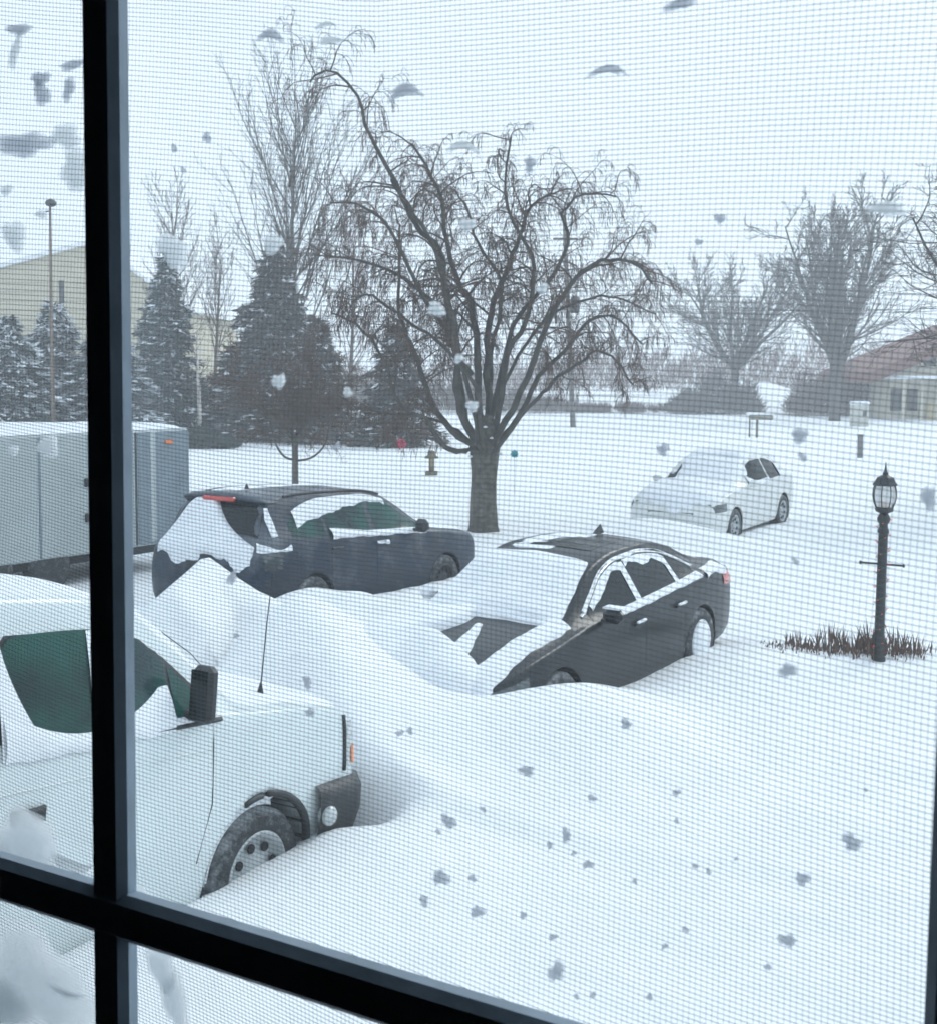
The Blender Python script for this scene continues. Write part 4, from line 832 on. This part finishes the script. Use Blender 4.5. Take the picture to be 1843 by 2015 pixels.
scrub('bush', 'grey-brown bush mass under the left tree of the right-hand pair', xw(1325, 92), xw(1500, 92), 91, 95, bumps([(1320, .2), (1350, 1.8), (1400, 3.0), (1440, 3.2), (1480, 2.2), (1505, .1)], 92), 9000, .5, .03, mat('bush_twig', (.14, .13, .122), .9, noise=.3), 83, .6, 'bush')
scrub('bush', 'dark red-brown bush mass left of the red-roofed house', xw(1560, 90), xw(1760, 90), 88, 93, bumps([(1555, .3), (1590, 3.0), (1640, 3.6), (1700, 3.8), (1765, 2.6)], 90), 10000, .5, .03, mat('dark_red_twig', (.15, .10, .09), .9, noise=.3), 84, .6, 'bush')
scrub('thicket', 'brown bare thicket on the skyline behind the weeping tree trunk', xw(640, 95), xw(1330, 95), 93, 98, bumps([(600, 2.5), (700, 2.4), (820, 2.2), (950, 1.6), (1000, 1.5), (1090, .9), (1150, .2), (1250, .2), (1290, .2), (1335, .1)], 95), 15000, .6, .03, M['twig'], 85, .8)

# ---------------------------------------------------------------- buildings
y_ = 84.; tan_m = mat('tan_siding', (.50, .45, .33), .8, noise=.05, nscale=1, bump=.01, bscale=2)
pa = aty(-260, 600, y_); pk = aty(190, 478, y_); pb = aty(350, 600, y_)
tb_ = thing('tan_building', 'big tan building with a snowy gable roof behind the spruces at left', 'building')
e = MB(); wv = [(pa[0], y_, -.5), (pb[0], y_, -.5), (pb[0], y_, pb[2]), (pk[0], y_, pk[2]), (pa[0], y_, pa[2])]; e.add(wv+[(a, b+22, c) for a, b, c in wv], [(0, 1, 2, 3, 4), (9, 8, 7, 6, 5), (1, 6, 7, 2), (5, 0, 4, 9)]); e.build('wall', tan_m, tb_)
e = MB()
for A, B in ((pa, pk), (pk, pb)):
    A2 = (A[0]-(.6 if A is pa else 0), y_-.5, A[2]-(.08 if A is pa else 0)); B2 = (B[0]+(.6 if B is pb else 0), y_-.5, B[2]-(.4 if B is pb else 0))
    MB().add([(A2[0], y_-.5, A2[2]), (B2[0], y_-.5, B2[2]), (B2[0], y_+22.5, B2[2]), (A2[0], y_+22.5, A2[2]), (A2[0], y_-.5, A2[2]+.28), (B2[0], y_-.5, B2[2]+.28), (B2[0], y_+22.5, B2[2]+.28), (A2[0], y_+22.5, A2[2]+.28)],
             [(0, 1, 5, 4), (4, 5, 6, 7), (3, 2, 1, 0), (1, 2, 6, 5), (2, 3, 7, 6), (3, 0, 4, 7)]).build('roof', M['snow'], tb_)
for k, px_ in ((2, 122),):
    q = aty(px_, 575, y_); MB().box((q[0], y_-.03, q[2]), (.9 if k < 2 else .35, .08, 1.6), .02).build('window', M['glass_dark'], tb_)
for k in range(14):
    z_ = 1.0+k*.62
    MB().box(((pa[0]+pb[0])/2, y_-.02, z_), (pb[0]-pa[0], .03, .035)).build('siding_joint', mat('siding_joint', (.30, .26, .18), .8, noise=.1) if k == 0 else bpy.data.materials['siding_joint'], tb_)
sl_b = aty(106, 835, 46); sl_t = aty(113, 400, 46); g = gz(sl_b[0], 46)
stl = thing('street_lamp', 'tall thin street lamp with a dark head in front of the tan building', 'street lamp', (sl_b[0], 46, g))
hh = sl_t[2]-g; MB().tube([(0, 0, -.2), (0, 0, hh*.5), (.05, 0, hh-.1)], [.085, .07, .045], 8).build('pole', mat('brown_pole', (.16, .12, .09), .7, noise=.2), stl, True)
MB().lathe([(.06, -.12), (.17, -.08), (.22, .02), (.16, .12), (.04, .17)], 12, (.08, 0, hh)).build('lamp_head', M['blackmetal'], stl, True)
MB().tube([(-.45, 0, hh-.35), (.05, 0, hh-.28)], .03, 5).build('bracket', M['blackmetal'], stl)

y_ = 84.; red_m = mat('red_brown_shingle', (.17, .065, .048), .85, noise=.15, nscale=3, bump=.02, bscale=6); sid = mat('beige_siding', (.50, .47, .38), .8, noise=.05, nscale=1)
hs = thing('house', 'beige house with a red-brown gable roof and snowy porch roof at the right edge', 'house')
def hp(px_, py_): q = aty(px_, py_, y_); return (q[0], q[2])
L0 = hp(1752, 735); PKx, PKz = hp(1960, 652); R0 = hp(2168, 735); g0 = -.4
MB().add([(L0[0], y_, g0), (R0[0], y_, g0), (R0[0], y_, L0[1]), (PKx, y_, PKz), (L0[0], y_, L0[1]), (L0[0], y_+11, g0), (R0[0], y_+11, g0), (R0[0], y_+11, L0[1]), (PKx, y_+11, PKz), (L0[0], y_+11, L0[1])],
         [(0, 1, 2, 3, 4), (9, 8, 7, 6, 5), (5, 0, 4, 9), (1, 6, 7, 2)]).build('wall', sid, hs)
for sg in (-1, 1):
    ex = PKx+sg*(PKx-L0[0]+1.6); ez = L0[1]-(PKz-L0[1])/(PKx-L0[0])*1.6
    MB().add([(PKx, y_-.9, PKz+.0), (ex, y_-.9, ez), (ex, y_+11.6, ez), (PKx, y_+11.6, PKz), (PKx, y_-.9, PKz+.85), (ex, y_-.9, ez+.75), (ex, y_+11.6, ez+.75), (PKx, y_+11.6, PKz+.85)],
             [(0, 1, 5, 4), (4, 5, 6, 7), (1, 2, 6, 5), (3, 2, 1, 0), (2, 3, 7, 6), (3, 0, 4, 7)]).build('roof', red_m, hs)
pr0 = hp(1738, 742); pr1 = hp(2000, 738)
MB().box(((pr0[0]+pr1[0])/2, y_-1.6, pr0[1]), (pr1[0]-pr0[0], 3.0, .22), .05).build('porch_roof', M['snow_car'], hs)
for px_ in (1748, 1782, 1812, 1860, 1910): q = hp(px_, 800); MB().box((q[0], y_-2.9, (g0+pr0[1])/2), (.16, .16, pr0[1]-g0-.2)).build('porch_post', sid, hs)
for px_, w_ in ((1765, .9), (1795, .7), (1880, 1.)): q = hp(px_, 775); MB().box((q[0], y_-.05, 1.3), (w_, .1, 1.5), .02).build('window', M['glass_dark'], hs)
q = hp(1826, 800); MB().box((q[0], y_-2.0, .45), (1.5, 1.1, 1.5), .05).build('yellow_panel', mat('yellow_siding', (.55, .45, .26), .8, noise=.1), hs)
q = hp(1822, 705); MB().box((q[0]+.3, y_-.03, q[1]), (.8, .08, .9), .02).build('window', M['glass_dark'], hs)

# ---------------------------------------------------------------- utility pole and wires
py_ = 69.; g = gz(6., py_); b0 = aty(1128, 838, py_); t0 = aty(1110, 425, py_)
up = thing('utility_pole', 'leaning wooden utility pole with a transformer behind the right side of the weeping tree', 'utility pole', (b0[0], py_, g))
MB().tube([(0, 0, -.3), (t0[0]-b0[0], 0, t0[2]-g)], [.16, .11], 9).build('pole', mat('pole_wood', (.13, .12, .11), .9, noise=.2), up, True)
q = aty(1131, 599, py_); MB().lathe([(.05, -.48), (.24, -.46), (.26, -.3), (.26, .3), (.24, .42), (.08, .48)], 14, (q[0]-b0[0], -.1, q[2]-g)).build('transformer', M['blackmetal'], up, True)
q = aty(1112, 470, py_); MB().box((q[0]-b0[0], -.15, q[2]-g), (1.4, .1, .12), .01).build('crossarm', M['bark_dark'], up)
for (a, b, c, d_, lb) in ((1122, 596, 1990, 600, 'upper wire running right from the utility pole transformer'), (1122, 606, 1990, 604, 'lower wire running right from the utility pole transformer'), (1118, 572, 1990, 570, 'topmost thin wire running right from the utility pole')):
    A = aty(a, b, py_); B = aty(c, d_, py_-8); P = [A+(B-A)*t-np.array([0, 0, 1.])*(4*t*(1-t))*.35 for t in np.linspace(0, 1, 20)]
    tag(MB().tube(P, .016 if b != 572 else .010, 4).build('utility_wire', M['blackmetal']), lb, 'wire')

# ---------------------------------------------------------------- small yard things
def stake_thing(name, label, cat, px_, py_, yy, r, col, petals, mname):
    q = aty(px_, py_, yy); g = gz(q[0], yy); rt = thing(name, label, cat, (q[0], yy, g)); h = q[2]-g
    MB().tube([(0, 0, -.1), (0, 0, h)], .008, 4).build('stake', mat(mname+'_stake', (.5, .52, .53), .6, noise=.2), rt)
    m = mat(mname, col, .5, noise=.25, nscale=15)
    for k in range(petals):
        a = k*2*pi/petals; u_ = np.array([cos(a), 0, sin(a)]); v_ = np.array([-sin(a), 0, cos(a)]); c_ = np.array([0, -.02, h])
        MB().add([c_, c_+u_*r*.6-v_*r*.36+(0, -.02, 0), c_+u_*r, c_+u_*r*.6+v_*r*.36+(0, .02, 0), c_+u_*r*.5+(0, -.05, 0)], [(0, 1, 4), (1, 2, 4), (2, 3, 4), (3, 0, 4), (0, 3, 2, 1)]).build('petal', m, rt)
    MB().lathe([(.01, -.03), (r*.22, -.02), (r*.22, .0), (.01, .01)], 10, (0, -.05, h), 'y').build('hub', m, rt)
stake_thing('garden_spinner', 'red flower-shaped garden spinner in the snow left of the weeping tree', 'garden spinner', 790, 873, 34., .17, (.50, .035, .09), 7, 'red_petal')
stake_thing('garden_spinner', 'teal round garden spinner in the snow right of the weeping tree trunk', 'garden spinner', 1012, 893, 30., .11, (.03, .28, .32), 8, 'teal_petal')
q = aty(850, 899, 36.); g = gz(q[0], 36.); zq = q[2]
fd = thing('yard_lantern', 'small wooden pillar lantern in the snow just left of the weeping tree trunk', 'yard lantern', (q[0], 36., min(g, zq)))
wm_ = mat('weathered_wood', (.14, .12, .07), .9, noise=.3, nscale=8)
MB().box((0, 0, .06), (.36, .36, .10), .01).build('base', wm_, fd); MB().box((0, 0, .33), (.16, .16, .44), .01).build('pillar', wm_, fd); MB().box((.0, -.082, .36), (.08, .01, .24), .002).build('panel', mat('pale_wood', (.35, .28, .17), .8, noise=.2), fd)
MB().lathe([(.21, .50), (.20, .54), (.11, .60), (.10, .70), (.02, .74)], 8).build('roof', wm_, fd)
q = aty(1692, 899, 44.); g = gz(q[0], 44.)
ps = thing('marker_post', 'short grey post in the snow beyond the lamp post', 'post', (q[0], 44, g)); hh = aty(1692, 856, 44.)[2]-g
MB().box((0, 0, hh/2-.1), (.17, .15, hh+.2), .02).build('post', mat('grey_post', (.14, .14, .14), .8, noise=.2), ps); MB().box((0, 0, hh+.01), (.2, .18, .03), .01).build('cap', M['black'], ps)
q = aty(1493, 858, 58.); g = gz(q[0], 58.)
mb_ = thing('mailbox', 'snow-capped mailbox on a slim post across the road, below the left tree of the pair', 'mailbox', (q[0], 58, g)); hz = aty(1493, 822, 58.)[2]-g
MB().box((-.1, 0, hz/2-.1), (.09, .09, hz+.1), .01).build('post', wm_, mb_); MB().box((.08, 0, hz+.02), (1.15, .25, .24), .06).build('box', mat('mailbox_metal', (.22, .22, .17), .6, noise=.2), mb_)
MB().box((0, 0, hz+.20), (1.25, .3, .12), .05).build('snow_cap', M['snow_car'], mb_); MB().box((-.45, 0, hz*.55), (.07, .07, hz*1.1), .01).build('brace', wm_, mb_)
q = aty(1690, 845, 72.); g = gz(q[0], 72.)
ub = thing('utility_box', 'pale snow-topped utility box beside the forked tree trunk on the right', 'utility box', (q[0], 72, g))
MB().box((0, 0, .62), (.95, .7, 1.3), .06).build('cabinet', mat('pale_cabinet', (.45, .45, .40), .7, noise=.1), ub); MB().box((.2, -.36, .75), (.22, .03, .3), .01).build('vent', M['seam'], ub); MB().box((0, 0, 1.36), (1.05, .8, .24), .1).build('snow_cap', M['snow_car'], ub)

# ---------------------------------------------------------------- the window one looks through, the room behind it
OB = R(29.3); Z0 = .351
win_m = mat('bronze_window_paint', (.42, .54, .65), .5, noise=.12, nscale=30, bump=.0004, bscale=120)
dx_, ny_ = np.array([cos(OB), -sin(OB), 0]), np.array([sin(OB), cos(OB), 0])
win = thing('window', 'dark window sash with narrow upright and cross bars and a clear pane, nearest the viewer', 'window', (0, Z0, H), (0, .009, -OB))
S0, S1, ZB, ZT = -.365, .397, -.52, .50
yf, yb = -.0357, -.027
def bar(name, s0, s1, z0, z1, y0, y1, par, m, bev=.002): return MB().box(((s0+s1)/2, (y0+y1)/2, (z0+z1)/2), (s1-s0, y1-y0, z1-z0), bev).build(name, m, par)
for s in (-.1168, .1347): 
    o = bar('muntin', s, s+.0149, ZB, ZT, yf, yb, win, win_m, .0025)
for z in (-.1802, .1560, -.505): bar('muntin', S0, S1, z, z+.0152, yf-.0006, yb-.0004, win, win_m, .0025)
for (a, b, c, d_) in ((S0-.05, S0, ZB-.05, ZT+.05), (S1, S1+.05, ZB-.05, ZT+.05)): bar('sash_stile', a, b, c, d_, -.045, -.012, win, win_m, .004)
for (c, d_) in ((ZB-.05, ZB), (ZT, ZT+.05)): bar('sash_rail', S0, S1, c, d_, -.045, -.012, win, win_m, .004)
gl = bpy.data.materials.new('window_glass'); gl.use_nodes = True; t = gl.node_tree; t.nodes.clear()
o_ = t.nodes.new('ShaderNodeOutputMaterial'); tr_ = t.nodes.new('ShaderNodeBsdfTransparent'); tr_.inputs['Color'].default_value = (.935, .980, .976, 1)
go = t.nodes.new('ShaderNodeBsdfGlossy'); go.inputs['Roughness'].default_value = .02; fr = t.nodes.new('ShaderNodeFresnel'); fr.inputs['IOR'].default_value = 1.45; ms = t.nodes.new('ShaderNodeMixShader')
t.links.new(fr.outputs[0], ms.inputs[0]); t.links.new(tr_.outputs[0], ms.inputs[1]); t.links.new(go.outputs[0], ms.inputs[2]); t.links.new(ms.outputs[0], o_.inputs['Surface'])
MB().add([(S0, -.022, ZB), (S1, -.022, ZB), (S1, -.022, ZT), (S0, -.022, ZT)], [(0, 1, 2, 3)]).build('pane', gl, win)
# insect screen: every thread a real thin tube, the cloth a little slack
scr = thing('insect_screen', 'fine grey insect screen stretched outside the window bars, speckled with snow', 'insect screen', (0, Z0, H), (0, 0, -OB))
scm = mat('screen_thread', (.07, .085, .095), .6, noise=.1, nscale=50)
def slack(s, z):
    az = -.045*s-.075*s*np.clip(-z/.1, 0, 1)-.15*np.minimum(s+.04, 0)*np.clip(z/.09, 0, 1)-.25*np.maximum(z-.0, 0)*(s-.05)*(s < .05)+.0016*np.sin(16*s+8*z+.5)+.0012*np.sin(29*s-17*z)+.0009*np.sin(9*s+31*z)
    ax = .10*np.maximum(z, 0)*np.clip(s+.1, 0, 1)*3+.0012*np.sin(13*z+7*s)+.0008*np.sin(25*z-11*s+1)
    ay = .0045*np.sin(9*s+7*z+1)+.0026*np.sin(21*s-15*z)+.0015*np.sin(38*z+12*s)
    return s+ax, ay, z+az
def threads(fixed, run, horiz, r):
    nF, nR = len(fixed), len(run); A, B = np.meshgrid(fixed, run, indexing='ij')
    x, y, z = slack(B, A) if horiz else slack(A, B)
    P = np.stack([x, y, z], -1); k = 3; an = np.arange(k)*2*pi/k+.5; V = np.repeat(P[:, :, None], k, 2)
    V[..., 1] += r*np.sin(an)
    V[..., 2 if horiz else 0] += r*np.cos(an)
    a = np.arange(nF)[:, None, None]*nR*k; i = np.arange(nR-1)[None, :, None]*k; j = np.arange(k)[None, None]; j2 = (j+1) % k
    return V.reshape(-1, 3), np.stack([a+i+j, a+i+j2, a+i+k+j2, a+i+k+j], -1).reshape(-1, 4)
zs_ = np.arange(ZB, ZT, .00141); ss_ = np.arange(S0, S1, .00159)
v1, f1 = threads(zs_, np.linspace(S0-.01, S1+.01, 70), True, .000110); v2, f2 = threads(ss_, np.linspace(ZB-.01, ZT+.01, 90), False, .000062)
o = obj('screen_cloth', np.concatenate([v1, v2]), np.concatenate([f1, f2+len(v1)]), scm, scr); o['kind'] = 'stuff'
for (a, b, c, d_) in ((S0-.03, S0, ZB-.03, ZT+.03), (S1, S1+.03, ZB-.03, ZT+.03), (S0, S1, ZB-.03, ZB), (S0, S1, ZT, ZT+.03)): bar('screen_frame', a, b, c, d_, -.008, .008, scr, win_m, .002)

# snow caught on the screen
def on_screen(px_, py_):
    r = ray(px_, py_); o = np.array([0, 0, 0.]); t = (np.array([0, Z0, 0])@ny_)/(r@ny_); P = r*t; d = P-np.array([0, Z0, 0]); return d@dx_, P[2], t*1.0
def clump_mesh(rng, rx, rz, th, kind):
    n, k = 6, 26; ph = [rng.uniform(0, 6.28) for _ in range(6)]; V = []; V2 = []
    rag = .16 if kind != 'fleck' else .22
    def rad(a): return 1+rag*sin(2*a+ph[0])+rag*.8*sin(3*a+ph[1])+rag*.5*sin(5*a+ph[2])+rag*.35*sin(9*a+ph[3])
    for i in range(n+1):
        t = i/n
        for j in range(k):
            a = j*2*pi/k; q = rad(a)*t; x = cos(a)*q; z = sin(a)*q
            if kind == 'arch': z = z*.42+.55-.75*x*x
            hgt = th*(1-t**2.4)*(1+.3*sin(7*x+ph[4])*sin(6*z+ph[5]))
            V.append((x*rx, hgt+.0002, z*rz)); V2.append((x*rx, -.0006*(1-t*t), z*rz))
    m = len(V); Fc = []
    for i in range(n):
        for j in range(k):
            j2 = (j+1) % k; Fc.append((i*k+j, i*k+j2, (i+1)*k+j2, (i+1)*k+j)); Fc.append((m+i*k+j, m+(i+1)*k+j, m+(i+1)*k+j2, m+i*k+j2))
    for j in range(k): Fc.append((n*k+j, n*k+(j+1) % k, m+n*k+(j+1) % k, m+n*k+j))
    return V+V2, Fc
crng = random.Random(77)
def clump(name, label, px_, py_, rx, rz, m, kind='fleck', group=None, rot=0.):
    s, z, t = on_screen(px_, py_); sx = rx*t/2400*1.5; sz = rz*t/2400*1.25
    V, Fc = clump_mesh(crng, sx, sz, min(.006, max(.0008, .35*min(sx, sz))), kind)
    ay = float(slack(np.float64(s), np.float64(z))[1])
    loc = np.array([0, Z0, H])+s*dx_+z*np.array([0, 0, 1.])+ny_*(ay+.0003)
    o = obj(name, V, Fc, m, None, True); ta_ = o.data.attributes.new('thin', 'FLOAT', 'POINT'); ta_.data.foreach_set('value', [(i//26)/6 for _ in (0, 1) for i in range(26*7)]); o.location = loc; o.rotation_euler = (0, rot, -OB)
    return tag(o, label, 'snow', group)
big = [(788, 188, 33, 24, 'arch', 'crescent of snow on the screen above the weeping tree, darkest of the top row', 'cling_dense', 0),
 (515, 72, 27, 19, 'arch', 'hooked snow smear on the screen near the top, left of a broken one', 'cling_dense', .1),
 (628, 48, 18, 10, 'arch', 'upper half of the broken snow smear at the top of the screen', 'cling', 0),
 (640, 74, 20, 8, 'blob', 'lower half of the broken snow smear at the top of the screen', 'cling', .1),
 (897, 293, 25, 20, 'arch', 'pale crescent of snow on the screen right above the weeping tree crown', 'cling', .1),
 (1185, 142, 30, 19, 'arch', 'snow crescent alone in the open sky right of the weeping tree', 'cling_dense', .1),
 (1330, 4, 24, 10, 'blob', 'snow smear cut by the top edge of the photo', 'cling_dense', 0),
 (335, 492, 32, 27, 'blob', 'soft round snow patch on the screen over the narrow spruce top', 'cling', .4),
 (530, 478, 19, 17, 'blob', 'small soft snow patch on the screen at the dark conifer tip', 'cling', .3),
 (1735, 403, 27, 13, 'blob', 'flat grey snow patch on the screen left of the right-edge branches', 'cling', 0),
 (22, 52, 28, 10, 'blob', 'flat snow bar on the screen at the top left corner', 'cling_dense', 0),
 (14, 96, 10, 32, 'blob', 'slanting snow streak below the flat bar at top left', 'cling', .35),
 (60, 148, 18, 14, 'blob', 'upper lump of the double snow lump left of the window bar', 'cling_dense', 0),
 (62, 178, 22, 18, 'blob', 'lower lump of the double snow lump left of the window bar', 'cling_dense', .5),
 (120, 120, 28, 9, 'blob', 'dark flat snow strip touching the window bar near the top', 'cling_dense', 0),
 (112, 168, 12, 22, 'blob', 'ragged snow drip under the dark flat strip', 'cling_dense', .2),
 (28, 280, 62, 22, 'blob', 'long dark snow slab on the left screen above the street lamp', 'cling_dense', .15),
 (108, 262, 36, 18, 'blob', 'light rounded snow lump at the right end of the long dark slab', 'cling', .1),
 (132, 330, 36, 34, 'blob', 'pale ragged snow patch between the dark slab and the street lamp head', 'cling', .5),
 (5, 372, 12, 10, 'blob', 'little snow dab on the left photo edge beside the street lamp', 'cling', 0),
 (24, 462, 30, 22, 'blob', 'pale snow patch on the screen at the roof corner of the tan building', 'cling', .3),
 (72, 420, 12, 7, 'blob', 'small pale snow dab left of the street lamp pole', 'cling', 0),
 (108, 878, 18, 25, 'blob', 'translucent oval snow dab over the trailer roof', 'cling', -.3),
 (35, 886, 12, 9, 'blob', 'faint snow dab at the left end of the trailer roof', 'cling', 0),
 (85, 1655, 78, 56, 'blob', 'big pale snow patch on the screen below the van door handle', 'cling', .35),
 (-8, 1590, 42, 60, 'blob', 'pale snow patch cut by the left photo edge beside the van door', 'cling', 0),
 (70, 1925, 120, 105, 'blob', 'largest snow patch, filling the lower left pane below the cross bar', 'cling', .2),
 (22, 2000, 90, 60, 'blob', 'yellowish snow patch in the bottom left corner of the photo', 'cling', 0),
 (330, 1895, 30, 36, 'blob', 'upper part of the grey snow patch under the cross bar', 'cling', 0),
 (352, 1965, 26, 48, 'blob', 'lower part of the grey snow patch under the cross bar', 'cling', .1),
 (300, 1752, 26, 15, 'blob', 'bright snow dab in the corner where the window bars cross', 'cling', .2),
 (142, 1942, 34, 9, 'arch', 'dark hook of wet snow in the lower left pane', 'cling_dense', pi),
 (1558, 860, 14, 13, 'blob', 'round grey snow spot above the white hatchback', 'cling_dense', 0),
 (1820, 984, 12, 20, 'blob', 'tall grey snow spot right of the lantern', 'cling_dense', 0),
 (1543, 1325, 14, 13, 'blob', 'grey snow spot just below the dead grass', 'cling_dense', 0)]
for (a, b, rx, rz, kd, lb, mm, ro) in big: clump('snow_clump', lb, a, b, rx, rz, M[mm], kd, 'snow clumps stuck on the insect screen', ro)
small = [(388, 265, 7, 11), (323, 287, 6, 7), (343, 330, 5, 5), (1398, 423, 7, 11), (1355, 470, 5, 7), (1028, 318, 9, 15), (1285, 887, 11, 10), (1565, 903, 7, 7), (1555, 1110, 6, 5), (665, 878, 4, 8),
 (465, 1135, 6, 18), (600, 1345, 8, 11), (605, 1405, 7, 9), (772, 1450, 7, 5), (792, 1446, 5, 6), (1218, 1434, 10, 8), (1020, 1528, 12, 10), (1150, 1582, 7, 6), (870, 1626, 11, 14), (1100, 1655, 8, 12), (1068, 1674, 5, 6),
 (935, 1603, 5, 4), (860, 1733, 12, 17), (830, 1777, 8, 10), (933, 1800, 11, 11), (1145, 1712, 8, 8), (1022, 1808, 6, 6), (1082, 1850, 7, 6), (1092, 1915, 12, 20), (1672, 1665, 15, 15), (1573, 1738, 12, 11), (1543, 1860, 12, 13),
 (1320, 1570, 6, 6), (1320, 1626, 4, 4), (1302, 1870, 5, 5), (1275, 1966, 6, 5), (1385, 1725, 4, 4), (1341, 1838, 5, 5), (1358, 1715, 4, 4), (1116, 1690, 4, 4), (920, 1736, 6, 7), (1165, 1960, 5, 5), (1133, 1962, 4, 4), (1505, 1912, 6, 5), (470, 1250, 4, 5), (850, 1645, 4, 4), (1700, 1560, 3, 3), (1440, 1700, 3, 3), (1238, 1745, 4, 4)]
for (a, b, rx, rz) in small: clump('snow_fleck', 'tiny dark fleck of snow caught on the insect screen', a, b, rx, rz, M['cling_dense'], 'fleck', 'tiny snow flecks on the insect screen', crng.uniform(-.6, .6))
bright = [(846, 607, 13, 15), (905, 438, 14, 12), (917, 800, 9, 12), (556, 750, 11, 15), (685, 772, 9, 8), (1048, 565, 9, 10), (890, 705, 8, 9)]
for (a, b, rx, rz) in bright: clump('snow_fleck', 'small pale see-through fleck of snow on the screen in front of the trees', a, b, rx, rz, M['cling'], 'blob', 'pale snow flecks in front of the trees', crng.uniform(-.6, .6))
# ledge of snow outside, on the lower screen frame side of the cross bar
e = MB(); s0, z_, _ = on_screen(-60, 1690); s1, _, _ = on_screen(172, 1730); Gd = []
for s in np.linspace(s0-.02, s1-.002, 20): Gd.append([(s, -.0005+.010*k/6, -.1850+.0050*sin(k/6*pi)**.6+.0008*sin(s*160)) for k in range(7)])
o = e.grid(Gd).build('snow_ledge', M['cling'], None, True); o.location = (0, Z0, H); o.rotation_euler = (0, 0, -OB)
tag(o, 'thin ledge of snow along the cross bar in the left pane', 'snow')

# room: front wall round the window and the closed room behind the viewer
rm = mat('room_paint', (.05, .05, .05), .9, noise=.04, nscale=3); ex = mat('house_siding', (.55, .56, .55), .7, noise=.05, nscale=3)
def rbox(name, x0, x1, y0, y1, z0, z1, m=rm):
    o = MB().box(((x0+x1)/2, (y0+y1)/2, (z0+z1)/2), (x1-x0, y1-y0, z1-z0)).build(name, m); o.location = (0, Z0, H); o.rotation_euler = (0, 0, -OB); o['kind'] = 'structure'
A0, A1, B0, B1 = S0-.05, S1+.05, ZB-.05, ZT+.05
rbox('wall_front_left', -1.7, A0, -.10, .03, -1.5, 1.2, rm); rbox('wall_front_right', A1, 2.1, -.10, .03, -1.5, 1.2, rm)
rbox('wall_front_below', A0, A1, -.10, .03, -1.5, B0, rm); rbox('wall_front_above', A0, A1, -.10, .03, B1, 1.2, rm)
for nm_, a_ in (('house_front_left', (-7., A0, -3.3, 2.6)), ('house_front_right', (A1, 6.5, -3.3, 2.6)), ('house_front_below', (A0, A1, -3.3, B0)), ('house_front_above', (A0, A1, B1, 2.6))): rbox(nm_, a_[0], a_[1], .034, .06, a_[2], a_[3], ex)
rbox('wall_left', -1.8, -1.7, -3.3, .03, -1.5, 1.2); rbox('wall_right', 2.1, 2.2, -3.3, .03, -1.5, 1.2); rbox('wall_back', -1.7, 2.1, -3.4, -3.3, -1.5, 1.2)
rbox('ceiling', -1.8, 2.2, -3.4, .03, 1.2, 1.3); rbox('floor', -1.8, 2.2, -3.4, .03, -1.6, -1.5)

# blowing snow in the air
hz_ = bpy.data.materials.new('haze'); hz_.use_nodes = True; t = hz_.node_tree; t.nodes.clear(); o_ = t.nodes.new('ShaderNodeOutputMaterial'); pv = t.nodes.new('ShaderNodeVolumePrincipled')
pv.inputs['Color'].default_value = (.96, .98, 1, 1); pv.inputs['Density'].default_value = .0032; pv.inputs['Anisotropy'].default_value = .2; t.links.new(pv.outputs[0], o_.inputs['Volume'])
hb = MB().box((0, 320, 11), (1300, 760, 26)).build('haze', hz_); hb['kind'] = 'stuff'
